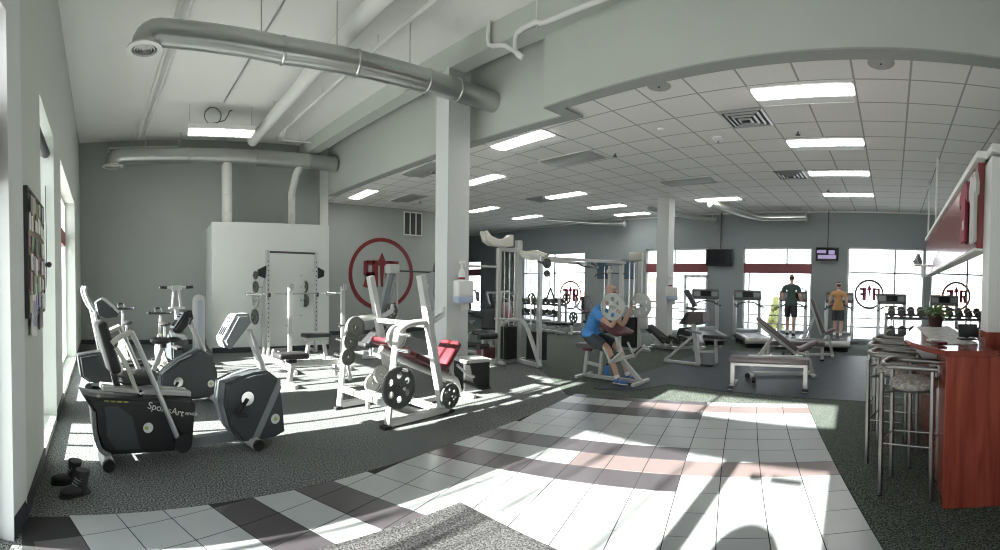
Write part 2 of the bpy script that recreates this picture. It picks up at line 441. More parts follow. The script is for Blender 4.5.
# left window wall (local x runs away from the camera)
LW = (-3.1, -1.01); LH = 188.3; WT = 0.36
A0, A1, B0, B1 = 1.15, 2.45, 3.42, 7.1
wall('wall_left', LW, LH, 11.2, ZH, WT, [(A0, A1, 0.08, 3.5), (B0, B1, 0.08, 3.5)], 'wall_paint')
window('window_1', LW, LH, A0, A1, 0.08, 3.5, 0.26, hbars=(2.7,), vbars=[(1.62, 0.08, 3.5), (2.02, 0.08, 3.5)])
window('window_2', LW, LH, B0, B1, 0.08, 3.5, 0.26, vbars=[(4.3, 0.08, 3.5), (5.2, 0.08, 3.5), (6.15, 0.08, 3.5)], spandrel=(2.55, 2.85))
# entrance front beside and behind the camera
EW = (4.4, -1.0); EH = 180
wall('wall_front', EW, EH, 7.52, ZH, 0.30, [(4.40, 7.23, 0.0, 3.45)], 'column_paint')
window('window_3', EW, EH, 4.40, 7.23, 0.0, 3.45, 0.16, hbars=(), vbars=[(5.40, 0, 2.32, 0.16), (6.3, 2.88, 3.45)], spandrel=(2.32, 2.88), fr='frame_alu', fw=0.05)
d = MB(); d.lathe([(0.0, -0.004), (0.24, -0.004), (0.24, 0.004), (0.0, 0.004)], (0, 0, 0), 'y', 32)
dec = d.build('round_decal', 'decal_grey', smooth=False); dec.location = (-0.52, -1.145, 1.60); tag(dec, 'dark round decal stuck on the entrance door glass', 'decal')
for nm, x, wdt in (('door_decal', -0.42, 0.30), ('door_decal', -0.70, 0.12)):
    d = MB(); d.box((0, 0, 0), (wdt, 0.006, 0.07)); d = d.build(nm, 'decal_grey', smooth=False); d.location = (x, -1.145, 2.17)
    tag(d, 'wide dark lettering strip high on the entrance door glass' if wdt > 0.2 else 'short dark lettering strip high on the entrance door glass', 'decal')
# far-left grey wall, pale wall block, sign wall and the alcove behind the column
struct(bx('wall_far', (-13.25, -2.9, 0), (-13.0, 4.46, ZH), 'wall_grey'))
struct(bx('wall_inner', (-13.0, 1.1, 0), (-11.2, 4.1, 3.2), 'wall_pale'))
struct(bx('wall_side', (-14.5, 4.46, 0), (-12.98, 4.72, ZH), 'wall_pale'))
struct(bx('wall_west', (-14.55, 4.72, 0), (-14.3, 10.2, ZC+0.1), 'wall_grey'))
struct(bx('wall_rear', (-21, 10.2, 0), (-14.3, 10.4, ZC+0.1), 'wall_slate'))
struct(bx('wall_outer', (-21, 10.4, 0), (-20.7, 15.4, ZC+0.1), 'wall_slate'))
struct(bx('wall_right', (4.2, -1.3, 0), (4.45, 15.4, ZH), 'wall_paint'))

# far window wall
BW = (-20.9, YB); k = 15.1/15.5
def bxx(x): return x*k+20.9
wins = [(-20.6, -19.2, 0.3, 2.98), (-16.0, -12.2, 0.12, 3.16), (-9.2, -6.55, 0.12, 3.16), (-5.22, -2.74, 0.12, 3.16), (-1.54, 1.08, 0.12, 3.20), (1.28, 3.5, 0.12, 3.20)]
ops = [(bxx(a), bxx(c), z0, z1) for a, c, z0, z1 in wins]
wall('wall_back', BW, 0, 25.2, ZC+0.15, 0.30, ops, 'wall_slate')
SP = (2.29, 2.62)
window('window_4', BW, 0, *ops[0], 0.12, spandrel=(2.2, 2.55), fr='frame_alu')
window('window_5', BW, 0, *ops[1], 0.12, hbars=(2.28,), vbars=[(bxx(-14.0), 0.12, 3.16, 0.06)], fr='frame_alu')
window('window_6', BW, 0, *ops[2], 0.12, hbars=(0.95,), vbars=[(bxx(-8.55), 0.12, 3.16), (bxx(-7.95), 2.62, 3.16)], spandrel=SP, fr='frame_white')
window('window_7', BW, 0, *ops[3], 0.12, vbars=[(bxx(-3.64), 2.62, 3.16), (bxx(-5.0), 0.12, 2.3)], spandrel=SP, fr='frame_white')
window('window_8', BW, 0, *ops[4], 0.12, hbars=(2.37,), vbars=[(bxx(0.08), 0.12, 3.2, 0.06)], fr='frame_alu')
window('window_9', BW, 0, *ops[5], 0.12, hbars=(2.4,), vbars=[(bxx(2.55), 0.12, 3.2, 0.06)], fr='frame_alu')
# glazed exit door set into window_6
dr = bpy.data.objects.new('door_1', None); COL.objects.link(dr); dr.location = (-7.66*k, YB+0.10, 0); struct(dr)
dr.location.x = -7.05*k
b = MB()
for x in (-0.43, 0.43): b.box((x, 0, 1.1), (0.09, 0.07, 2.2))
b.box((0, 0, 2.15), (0.95, 0.07, 0.10)); b.box((0, 0, 0.12), (0.95, 0.07, 0.24))
b.build('door_frame', 'frame_white', dr, smooth=False)
b = MB(); b.beam((-0.40, -0.07, 1.0), (0.40, -0.07, 1.0), 0.05, 0.03); b.build('push_bar', 'machine_grey', dr)
b = MB(); b.box((0, -0.06, 2.13), (0.30, 0.06, 0.06), bevel=0.01); b.build('door_closer', 'frame_alu', dr)

# soffits that drop from the high ceiling to the suspended one
def slab_line(name, p, q, thick, z0, z1, m):
    d = Vector((q[0]-p[0], q[1]-p[1], 0)); n = Vector((-d.y, d.x, 0)).normalized()*thick
    b = MB(); b.prism([(p[0], p[1]), (q[0], q[1]), (q[0]+n.x, q[1]+n.y), (p[0]+n.x, p[1]+n.y)], z0, z1, 'xy'); return struct(b.build(name, m, smooth=False))
slab_line('wall_upper', (-13.0, 4.72), (-4.60, 5.42), 0.22, 4.325, ZH, 'wall_paint')
slab_line('wall_upper', (-4.60, 4.98), (-4.60, 5.58), 0.14, 4.325, ZH, 'wall_paint')
slab_line('wall_upper', (-4.60, 4.98), (4.2, 4.98), 0.22, 4.325, ZH, 'wall_paint')
b = MB(); b.prism([(-14.4, 4.6), (-13.0, 4.80), (-4.67, 5.50), (-4.67, 5.06), (4.3, 5.05), (4.3, 15.2), (-20.9, 15.2), (-20.9, 10.3), (-14.4, 10.3)], ZC, ZC+0.05, 'xy')
struct(b.build('tile_ceiling', 'ceiling_tile', smooth=False))
b = MB(); b.prism([(-13.0, 4.715), (-4.745, 5.403), (-4.745, 4.975), (4.2, 4.975), (4.2, 5.20), (-4.52, 5.20), (-4.52, 5.64), (-13.0, 4.94)], 4.312, 4.333, 'xy')
struct(b.build('trim_2', 'trim_grey', smooth=False))
struct(bx('ceiling', (-14.5, -3.2, ZH), (4.5, 6.0, ZH+0.15), 'ceiling_paint'))
# the steel beam under the high ceiling and its columns
slab_line('ceiling_beam', (-13.0, 3.82), (-3.0, 4.893), 0.32, 5.36, ZH, 'wall_paint')
b = MB(); b.box((-6.69, 4.74, 2.70), (0.38, 0.46, 5.40)); struct(b.build('column', 'column_paint', smooth=False))
b = MB(); b.box((-6.47, 12.05, ZC/2), (0.38, 0.36, ZC)); struct(b.build('column', 'column_paint', smooth=False))
# baseboards
def base_line(name, p, q, m='baseboard_black', h=0.13):
    d = Vector((q[0]-p[0], q[1]-p[1], 0)); n = Vector((-d.y, d.x, 0)).normalized()*0.014
    b = MB(); b.prism([(p[0], p[1]), (q[0], q[1]), (q[0]+n.x, q[1]+n.y), (p[0]+n.x, p[1]+n.y)], 0, h, 'xy'); struct(b.build(name, m, smooth=False))
def lw(l, d=0.0):
    a = R(LH); return (LW[0]+l*math.cos(a)-d*math.sin(a), LW[1]+l*math.sin(a)+d*math.cos(a))
for n_, (l0, l1) in enumerate(((0.0, A0), (A1, B0), (B1, 10.1))): base_line('baseboard_left', lw(l1), lw(l0))
base_line('baseboard_front', (-2.84, -1.0), (-3.1, -1.0), h=0.16)
base_line('baseboard_front', (4.2, -1.0), (0.02, -1.0))
base_line('baseboard_west', (-13.0, 4.5), (-13.0, -2.5)) if False else base_line('baseboard_west', (-12.99, -2.55), (-12.99, 1.1))
base_line('baseboard_side', (-11.2, 4.1), (-11.2, 1.1)) if False else None
b = MB(); b.box((-11.193, 2.6, 0.065), (0.014, 3.0, 0.13)); struct(b.build('baseboard_side', 'baseboard_black', smooth=False))
b = MB(); b.box((-14.293, 7.45, 0.065), (0.014, 5.4, 0.13)); struct(b.build('baseboard_back', 'baseboard_black', smooth=False))
# thin ceiling-edge trim on the far wall
b = MB(); b.box((-8.3, YB-0.012, ZC-0.02), (25.0, 0.024, 0.04)); struct(b.build('trim_1', 'white_paint', smooth=False))

# ================================================================= OUTSIDE
struct(bx('ground', (-60, -40, -0.35), (50, 70, -0.14), 'asphalt_pale'))
b = MB()
for x in range(-24, 9, 3): b.box((x, 17.2, 0.5), (0.05, 0.05, 1.28))
for z in (0.42, 0.75, 1.12): b.beam((-24, 17.2, z), (6, 17.2, z), 0.05, 0.04)
tag(b.build('guard_railing', 'rail_grey', smooth=False), 'grey metal guard railing running along outside the far windows', 'railing')
def building(x, y, w_, d_, h, m, label):
    t = thing('distant_building', label, 'building', x, y)
    b = MB(); b.box((0, 0, h/2-0.14), (w_, d_, h)); b.build('facade', m, t, smooth=False)
    b = MB(); b.box((0, 0, h-0.05), (w_+0.3, d_+0.3, 0.22)); b.build('roof', 'concrete_pale', t, smooth=False)
    for k_ in range(int(w_//2)):
        b = MB(); b.box((-w_/2+1.2+2*k_, -d_/2-0.02, h*0.55), (0.9, 0.06, 0.8)); b.build('building_window', 'asphalt_pale', t, smooth=False)
building(-3.5, 52, 9, 5, 2.6, 'building_pale', 'low pale building seen through the window nearest the orange-shirted runner')
building(6.8, 48, 4, 4, 2.9, 'building_brick', 'small brick building outside, behind the treadmill beside the plant')
building(-33, 48, 12, 6, 3.0, 'building_brick', 'long brick building outside the window with the cable tower in front')
bt = thing('conical_shrub', 'yellowish cone-shaped shrub outside the railing', 'shrub', -4.75, 18.5)
b = MB()
for k_ in range(90):
    z = random.random(); a = random.random()*6.28; rr = 0.33*(1-z*0.85)
    b.sphere((rr*math.cos(a), rr*math.sin(a), 0.05+z*1.35), 0.09, (1, 1, 1.3), 6)
b.build('foliage', 'bush_yellow', bt); b = MB(); b.cyl((0, 0, -0.14), (0, 0, 0.3), 0.04); b.build('stem', 'cork', bt)

def shade_sapling(x, y, h, seed, label):  # unseen young tree, added to streak the entrance tiles with shade
    t = thing('shade_sapling', label, 'tree', x, y, 0, -0.14, 'unseen added saplings outside the entrance'); rr = random.Random(seed)
    b = MB(); b.tube([(0, 0, 0), (0.03, 0, h*0.4), (0.0, 0.03, h*0.75), (0.02, 0, h)], [0.035, 0.03, 0.02, 0.008], 8, 3); b.build('trunk', 'bark', t)
    for k_ in range(9):
        z = h*(0.35+0.06*k_); a = rr.uniform(0, 6.28); L = h*rr.uniform(0.22, 0.36)
        b = MB(); b.tube([(0.01, 0, z), (0.10*math.cos(a)*L, 0.10*math.sin(a)*L, z+L*0.45), (0.26*math.cos(a)*L, 0.26*math.sin(a)*L, z+L)], [0.018, 0.014, 0.005], 6, 3); b.build('branch', 'bark', t)
for x, y, h, sd_ in ((-2.35, -5.2, 4.6, 1), (-1.75, -6.4, 5.2, 2), (-2.9, -6.0, 4.8, 3), (-1.05, -5.6, 4.2, 4)):
    shade_sapling(x, y, h, sd_, 'unseen bare young tree added outside the entrance glass, casting streaks of shade on the tiles')

# ================================================================= CEILING FIXTURES
T = 0.7015
def cx(i): return -0.5497+T*i
def cy(j): return 5.0750+T*j
def troffer(i, j, on, label, group):
    t = thing('ceiling_light', label, 'ceiling light', cx(i), cy(j), 180, ZC, group)
    b = MB()
    for y in (-1, 1): b.box((0, y*(T/2-0.02), -0.006), (2*T-0.02, 0.03, 0.02))
    for x in (-1, 1): b.box((x*(T-0.02), 0, -0.006), (0.03, T-0.02, 0.02))
    b.build('light_frame', 'white_paint', t, smooth=False)
    for lo_, hi_ in ((-T/2+0.035, -0.10), (0.26, T/2-0.035)):
        b = MB(); b.prism([(lo_, 0.0), (hi_, 0.0), (hi_, -0.012), ((lo_+hi_)/2, -0.006), (lo_, -0.012)], -T+0.035, T-0.035, 'yz'); b.build('reflector', 'reflector' if on else 'diffuser_off', t)
    prof = [(-0.10, 0.0)]+[(0.08+0.18*math.sin(a*PI/2), -0.012-0.022*math.cos(a*PI/2)) for a in (-0.98, -0.7, -0.35, 0, 0.35, 0.7, 0.98)]+[(0.26, 0.0)]
    b = MB(); b.prism(prof, -T+0.035, T-0.035, 'yz'); b.build('diffuser', 'lamp_on' if on else 'diffuser_off', t)
LIT = [(-1, 1.5, 'lit ceiling light nearest the curved drop above the bar counter'), (-1, 4.5, 'lit ceiling light second from the drop, in the row over the bar counter'),
       (-1, 7.5, 'lit ceiling light third from the drop, in the row over the bar counter'), (-1, 10.7, 'lit ceiling light nearest the window wall, in the row over the bar counter'),
       (-8, 1.3, 'lit ceiling light beside the inner corner of the ceiling drop'), (-17.1, 0.95, 'lit ceiling light above the red ring sign on the wall'),
       (-11.8, 7.5, 'lit ceiling light beside the square vent over the cable tower'), (-11.9, 10.6, 'lit ceiling light over the second cable machine'),
       (-17.4, 10.8, 'small far lit ceiling light over the left end of the window wall'), (-12.2, 3.4, 'lit ceiling light just right of the near column'),
       (-17.2, 7.5, 'lit ceiling light low beside the near column, under the brighter one'), (-6.45, 10.95, 'lit ceiling light over the blank television'),
       (-12, 13.0, 'thin sliver of lit ceiling light touching the far wall')]
OFF = [(-8.1, 3.4, 'unlit grey ceiling light behind the lit one at the ceiling step'), (-6.3, 7.6, 'unlit grey ceiling light before the lit one over the blank television'),
       (-12.3, 0.97, 'unlit grey ceiling light along the left ceiling drop'), (-16.9, 2.95, 'unlit grey ceiling light above the wall grille')]
for i, j, l in LIT: troffer(i, j, True, l, 'ceiling lights')
for i, j, l in OFF: troffer(i, j, False, l, 'ceiling lights')
def diffuser(i, j, label):
    t = thing('air_vent', label, 'ceiling vent', cx(i), cy(j), 0, ZC, 'square ceiling vents')
    b = MB(); b.box((0, 0, -0.004), (T-0.04, T-0.04, 0.008)); b.build('vent_back', 'vent_dark', t, smooth=False)
    b = MB()
    for k_, s in enumerate((0.33, 0.25, 0.17, 0.09)):
        z = -0.012-0.012*k_
        for d in (-1, 1):
            b.beam((-s, d*s, z), (s, d*s, z), 0.022, 0.035, up=(0, d*0.7, 0.7), bevel=0); b.beam((d*s, -s, z), (d*s, s, z), 0.022, 0.035, up=(d*0.7, 0, 0.7), bevel=0)
    b.build('louver', 'frame_alu', t, smooth=False)
diffuser(-2.5, 2.5, 'square ceiling vent beside the nearest lit ceiling light'); diffuser(-2.6, 7.5, 'square ceiling vent touching the third light over the bar')
diffuser(-13.2, 7.4, 'square ceiling vent above the cable tower'); diffuser(-12.0, 1.5, 'small square ceiling vent left of the near column')
for x, l in ((-0.20, 'round ceiling speaker right of the nearest lit light'), (-3.03, 'round ceiling speaker left of the nearest lit light')):
    t = thing('ceiling_speaker', l, 'speaker', x, 5.37, 0, ZC, 'ceiling speakers')
    b = MB(); b.lathe([(0.0, -0.012), (0.12, -0.012), (0.155, -0.006), (0.16, 0.0)], seg=28); b.build('speaker_grille', 'speaker_grille', t)
    b = MB(); b.sphere((0, 0, -0.013), 0.012); b.build('screw', 'vent_dark', t)
for x, y, l in ((-1.63, 7.55, 'dark sprinkler head between the two nearest lit lights over the bar'), (-5.26, 7.6, 'dark sprinkler head beside the unlit light near the ceiling step'),
                (-1.72, 11.85, 'dark sprinkler head before the last light over the bar'), (-12.65, 7.7, 'dark sprinkler head near the wall grille')):
    t = thing('ceiling_sprinkler', l, 'sprinkler', x, y, 0, ZC)
    b = MB(); b.lathe([(0.05, 0), (0.045, -0.012), (0.0, -0.014)]); b.build('escutcheon', 'white_plastic', t)
    b = MB(); b.cyl((0, 0, -0.01), (0, 0, -0.06), 0.014); b.lathe([(0.0, -0.062), (0.045, -0.062), (0.045, -0.07), (0, -0.07)], seg=10); b.build('deflector', 'dark_metal', t)
t = thing('smoke_detector', 'round smoke detector on the ceiling left of the second light row', 'smoke detector', -3.07, 7.6, 0, ZC)
b = MB(); b.lathe([(0.11, 0), (0.11, -0.03), (0.07, -0.06), (0, -0.065)]); b.build('detector_body', 'white_plastic', t); b = MB(); b.sphere((0, 0, -0.062), 0.02); b.build('sensor', 'vent_dark', t)
t = thing('ceiling_sensor', 'small round white ceiling sensor between speaker and vent', 'sensor', -3.79, 6.82, 0, ZC)
b = MB(); b.lathe([(0.07, 0), (0.06, -0.03), (0, -0.035)]); b.build('sensor_dome', 'white_plastic', t)

# --- big round ducts
def big_duct(name, label, X, y0, y1, z, r, rings, hang, face_white, rise=0.0):
    t = thing(name, label, 'duct', X, y0, 0, z)
    L = y1-y0; n = 5
    path = [(0, 0.0, -r*1.12), (0, 0.0, -r*1.0)]+[(0, r*1.15*(1-math.cos(a)), -r*1.0+r*1.15*math.sin(a)*0.87) for a in [k_*PI/2/n for k_ in range(1, n+1)]]
    zt = path[-1][2]; path = [(a, c, d-zt+rise) for a, c, d in path]+[(0, 1.9, 0), (0, L, 0)]
    b = MB(); b.tube(path, r, 28); b.build('duct_pipe', 'galvanized', t)
    for q in rings:
        b = MB(); b.lathe([(r+0.004, -0.022), (r+0.014, -0.012), (r+0.014, 0.012), (r+0.004, 0.022)], (0, q-y0, 0), 'y', 28); b.build('duct_band', 'galvanized', t)
    zz = path[0][2]
    b = MB(); b.lathe([(r*0.9, 0.012), (r*1.35, 0.0), (r*1.38, -0.022), (r*0.98, -0.03), (r*0.98, -0.004), (r*0.9, 0.012)], (0, 0, zz), 'z', 28); b.build('air_diffuser', face_white, t)
    b = MB(); b.lathe([(0, 0), (r*0.97, 0), (r*0.97, 0.006), (0, 0.006)], (0, 0, zz), 'z', 28); b.build('throat', 'vent_dark', t)
    b = MB()
    for s in (0.82, 0.6, 0.4, 0.2): b.lathe([(r*s, -0.004), (r*(s-0.06), -0.02), (r*(s-0.09), -0.02), (r*(s-0.03), -0.004), (r*s, -0.004)], (0, 0, zz-0.01), 'z', 24)
    b.build('louver_ring', 'white_plastic', t)
    for q in hang:
        b = MB(); b.cyl((0, q-y0, r), (0, q-y0, ZH-z), 0.008, seg=6); b.build('hanger_rod', 'frame_alu', t)
    return t
big_duct('round_duct', 'big near galvanized duct running from a round vent to the column', -6.25, -0.28, 5.35, 4.90, 0.178, (1.6, 2.7, 3.9, 4.5), (1.3, 2.4, 3.6), 'white_plastic', 0.14)
d2 = big_duct('round_duct', 'far galvanized duct crossing in front of the grey end wall', -12.35, -1.42, 4.70, 5.10, 0.21, (0.6, 2.4, 3.9), (-0.9, 0.4, 1.6, 3.0), 'white_plastic')
for y, r, l in ((1.62, 0.14, 'wider vertical white duct rising from the pale block to the duct'), (3.42, 0.10, 'thinner bent vertical white duct rising from the pale block')):
    pts = [(0, 0, 3.2), (0, 0, 4.2), (0, 0.0 if r > 0.12 else 0.12, 4.7), (0, 0.0 if r > 0.12 else 0.22, 4.92)]
    t = thing('branch_duct', l, 'duct', -12.35, y)
    b = MB(); b.tube(pts, r, 18); b.build('duct_pipe', 'white_paint', t)
    for z in (3.6, 4.05):
        b = MB(); b.lathe([(r+0.002, -0.015), (r+0.01, 0), (r+0.002, 0.015)], (0, 0, z), 'z', 18); b.build('duct_band', 'white_paint', t)
def pipe(name, label, pts, r, m, cat='pipe', rn=0, hang=()):
    t = thing(name, label, cat, pts[0][0], pts[0][1], 0, pts[0][2]); o = Vector(pts[0])
    b = MB(); b.tube([Vector(q)-o for q in pts], r, 14, rn); b.build('pipe_run', m, t)
    for h in hang:
        b = MB(); b.cyl(Vector(h)-o, Vector((h[0], h[1], ZH))-o, 0.008, seg=6); b.build('hanger_rod', 'white_paint', t)
    return t
pipe('white_duct', 'thick white round duct running under the high ceiling', [(-3.2, 2.90, 5.40), (-6.0, 2.66, 5.40), (-11.9, 2.24, 5.40)], 0.135, 'white_paint', 'duct', hang=((-5.0, 2.74, 5.5), (-7.6, 2.55, 5.5), (-10.0, 2.38, 5.5)))
pipe('sprinkler_pipe', 'thin white pipe between the thick white duct and the beam', [(-3.0, 3.66, 5.52), (-5.3, 3.44, 5.52), (-11.6, 2.90, 5.52)], 0.035, 'white_paint', hang=((-6.8, 3.32, 5.52), (-9.0, 3.14, 5.52)))
pipe('sprinkler_pipe', 'white pipe along the high ceiling nearest the window wall', [(-4.0, 0.62, 5.56), (-6.4, 0.23, 5.56), (-12.2, -0.73, 5.56)], 0.04, 'white_paint')
pipe('conduit', 'thin conduit beside the pipe nearest the window wall', [(-4.0, 0.80, 5.64), (-6.4, 0.41, 5.64), (-12.2, -0.55, 5.64)], 0.022, 'white_paint')
pipe('sprinkler_branch', 'white pipe bracket hanging before the grey end wall, over the far vent', [(-12.55, -1.55, 5.28), (-12.55, -1.55, 5.40), (-12.55, 0.35, 5.40), (-12.55, 0.35, 5.58)], 0.024, 'white_paint', hang=((-12.55, -0.55, 5.4),))
pipe('sprinkler_branch', 'white pipe bracket hanging over the right half of the far duct', [(-11.2, 2.95, 5.50), (-11.5, 2.95, 5.36), (-11.5, 3.70, 5.36)], 0.024, 'white_paint', hang=((-11.5, 3.40, 5.36),))
pipe('drain_pipe', 'bent white drain pipe hanging before the beam at the ceiling corner', [(-5.509, 4.56, 5.71), (-5.509, 4.56, 5.365), (-5.146, 4.56, 5.216), (-4.737, 4.56, 4.891), (-4.904, 4.56, 5.03), (-4.886, 4.56, 5.291), (-4.504, 4.56, 5.3), (-4.337, 4.56, 5.235), (-3.425, 4.56, 5.179), (-2.42, 4.56, 5.142)], 0.034, 'white_paint', rn=3, hang=((-4.5, 4.56, 5.22),))
for nm, l, pts in (('wall_duct', 'galvanized duct with an elbow under the ceiling between the televisions', [(-5.35, 12.7, 4.24), (-4.55, 14.2, 4.10), (-4.2, 14.45, 4.07), (-2.75, 14.45, 4.07)]),
                   ('wall_duct', 'thin galvanized duct angling down beside the far column', [(-7.6, 12.9, 4.25), (-6.6, 14.2, 4.12), (-5.9, 14.6, 4.06)]),
                   ('wall_duct', 'thin galvanized duct on the far wall left of the far column', [(-12.3, 13.2, 4.26), (-10.6, 14.4, 4.14), (-9.6, 14.6, 4.10)])):
    r = 0.12 if 'elbow' in l else 0.07
    t = thing(nm, l, 'duct', pts[0][0], pts[0][1], 0, pts[0][2]); o = Vector(pts[0])
    b = MB(); b.tube([Vector(q)-o for q in pts], r, 16); b.build('duct_pipe', 'galvanized', t)
    b = MB(); b.lathe([(r, -0.03), (r+0.05, 0), (r, 0.03)], Vector(pts[-1])-o, 'x', 16); b.build('duct_end', 'frame_alu', t)
    b = MB(); b.cyl(Vector(pts[-1])-o+Vector((-0.15, 0, r)), Vector(pts[-1])-o+Vector((-0.15, 0, 0.28)), 0.01, seg=6); b.build('hanger_rod', 'white_paint', t)
t = thing('duct_stub', 'grey duct end poking from the wall above the tiled ceiling', 'duct', -2.30, 4.98, 0, 5.58)
b = MB(); b.cyl((0, 0.02, 0), (0.0, -0.55, -0.06), 0.17, seg=24); b.build('duct_pipe', 'galvanized', t); b = MB(); b.lathe([(0.175, -0.02), (0.19, 0), (0.175, 0.02)], (0, -0.53, -0.055), 'y', 24); b.build('duct_band', 'galvanized', t)
# hanging fluorescent fixture with its looped cord
t = thing('hanging_light', 'hanging white fluorescent light with a looped cord under the high ceiling', 'hanging light', -10.45, 1.24, 90, 5.14)
b = MB(); b.box((0, 0, 0.055), (1.5, 0.56, 0.05), bevel=0.01); b.build('housing', 'white_paint', t)
for y in (-0.2, -0.07, 0.07, 0.2):
    b = MB(); b.cyl((-0.72, y, 0.015), (0.72, y, 0.015), 0.018, seg=10); b.build('fluorescent_tube', 'lamp_on', t)
b = MB()
for y in (-0.27, -0.135, 0, 0.135, 0.27): b.box((0, y, 0.0), (1.48, 0.012, 0.07))
for x in [-0.74+0.148*k_ for k_ in range(11)]: b.box((x, 0, -0.01), (0.006, 0.54, 0.05))
b.build('louver', 'white_paint', t, smooth=False)
for x in (-0.7, 0.7):
    b = MB(); b.cyl((x, 0, 0.07), (x, 0, ZH-5.14), 0.006, seg=6); b.build('hanger_wire', 'frame_alu', t)
b = MB(); b.tube([(0.1, 0.1, 0.08), (0.05, 0.12, 0.16), (-0.17+0.0, 0.14, 0.22)]+[(-0.17+0.19*math.sin(a), 0.14, 0.39-0.19*math.cos(a)) for a in [0.3+k_*0.4 for k_ in range(15)]]+[(0.10, 0.16, 0.30), (0.22, 0.2, 0.52), (0.28, 0.25, 0.57)], 0.010, 8, 2); b.build('power_cord', 'dark_metal', t)
pipe('conduit', 'thin dark conduit on the high ceiling leading to the hanging light', [(-6.41, 1.67, 5.69), (-10.2, 1.28, 5.69)], 0.014, 'frame_alu')

# ================================================================= THINGS ON THE WALLS
# red ring sign on the sign wall, x = -14.3, facing +X; seen from the room the letters are mirrored R, arrow, F
def glyphs(b, u0, s, kind, lean, P):
    """kind: 'R' or 'F', mirrored when kind is lower case; P(u,v) maps to the mesh plane"""
    mir = -1 if kind.islower() else 1; K = kind.upper()
    def bar(u1, v1, u2, v2, w_): b.beam(P(u0+mir*u1*s*0.72, v1*s), P(u0+mir*u2*s*0.72, v2*s), w_*s*0.85, 0.02, up=P.n, bevel=0)
    if K == 'R':
        bar(-0.22, -0.5, -0.22, 0.5, 0.28); bar(-0.2, 0.42, 0.28, 0.42, 0.18); bar(-0.2, 0.0, 0.28, 0.0, 0.18); bar(0.30, -0.06, 0.30, 0.48, 0.22); bar(0.10, 0.0, 0.30, -0.5, 0.26)
    else:
        bar(-0.20, -0.5, -0.20, 0.5, 0.36); bar(-0.2, 0.40, 0.36, 0.40, 0.22); bar(-0.2, 0.0, 0.26, 0.0, 0.22)
def arrow(b, u0, s, P, P3):
    pts = [(-0.035, -0.62), (0.035, -0.62), (0.09, 0.18), (0.24, 0.14), (0.0, 0.66), (-0.24, 0.14), (-0.09, 0.18)]
    P3(b, [(u0+u*s, v*s) for u, v in pts])
def ring_sign(parent, cxw, czw, rad, thick, depth, axis, m_ring, m_let, left, right, s, du=0.52):
    """axis 'x': plane normal X, u runs along +Y; axis 'y': plane normal Y, u runs along +X"""
    def P(u, v): return (0.0, cxw+u, czw+v) if axis == 'x' else (cxw+u, 0.0, czw+v)
    P.n = (1, 0, 0) if axis == 'x' else (0, 1, 0)
    b = MB(); b.lathe([(rad-thick, -depth/2), (rad, -depth/2), (rad, depth/2), (rad-thick, depth/2), (rad-thick, -depth/2)], P(0, 0), axis, 56); b.build('ring', m_ring, parent, smooth=False)
    b = MB(); glyphs(b, -du*rad, s, left, 0, P); b.build('letter', m_let, parent, smooth=False)
    b = MB(); glyphs(b, du*rad, s, right, 0, P); b.build('letter', m_let, parent, smooth=False)
    def P3(bb, o): bb.prism([(u_, v_+0.14*s) for u_, v_ in o] if axis == 'y' else [(u_, v_+0.14*s) for u_, v_ in o], -depth/2, depth/2, 'xz' if axis == 'y' else 'yz')
    b = MB(); arrow(b, cxw, s, P, P3); b.xform(Matrix.Translation((0, 0, czw))); b.build('arrow', m_let, parent, smooth=False)
t = thing('wall_logo', 'large dark red ring logo with letters and an arrow painted on the wall', 'sign', -14.288, 0, 0)
ring_sign(t, 7.18, 2.05, 1.25, 0.13, 0.016, 'x', 'sign_red', 'sign_red', 'r', 'F', 0.92, 0.33)
for X, Z, Rr, l in ((-13.06*k, 1.33, 0.62, 'round logo sticker on the window behind the cable tower'), (-0.77*k, 1.66, 0.49, 'round logo sticker on the window between the orange-shirted runner and the empty treadmill'),
                (2.19*k, 1.67, 0.49, 'round logo sticker on the window above the potted plant')):
    t = thing('window_logo', l, 'sticker', 0, YB+0.105, 0, group='window stickers')
    ring_sign(t, X, Z, Rr, 0.07, 0.006, 'y', 'decal_grey', 'decal_wine', 'f', 'R', Rr*0.86, 0.46)
t = thing('window_logo', 'faint round sticker on the window right of the green-shirted runner', 'sticker', -2.98, YB+0.105)
ring_sign(t, 0, 1.72, 0.26, 0.02, 0.006, 'y', 'blue_grey_panel', 'blue_grey_panel', 'f', 'R', 0.17, 0.42)
# wall grille
t = thing('wall_grille', 'dark slatted air grille high on the sign wall', 'grille', -14.3, 8.40, 0, 3.86)
b = MB(); b.box((0.012, 0, 0), (0.024, 0.72, 0.78)); b.build('grille_back', 'vent_dark', t, smooth=False)
b = MB()
for y in (-0.36, -0.12, 0.12, 0.36): b.box((0.025, y, 0), (0.04, 0.035, 0.80))
for z in (-0.40, 0.40): b.box((0.025, 0, z), (0.04, 0.76, 0.035))
b.build('grille_frame', 'white_paint', t, smooth=False)
b = MB(); b.box((0.0, 0, 0), (0.012, 0.30, 0.36)); o = b.build('wall_notice', 'paper', smooth=False); o.location = (-14.29, 9.05, 1.52); tag(o, 'small white notice on the sign wall beside the column', 'notice')
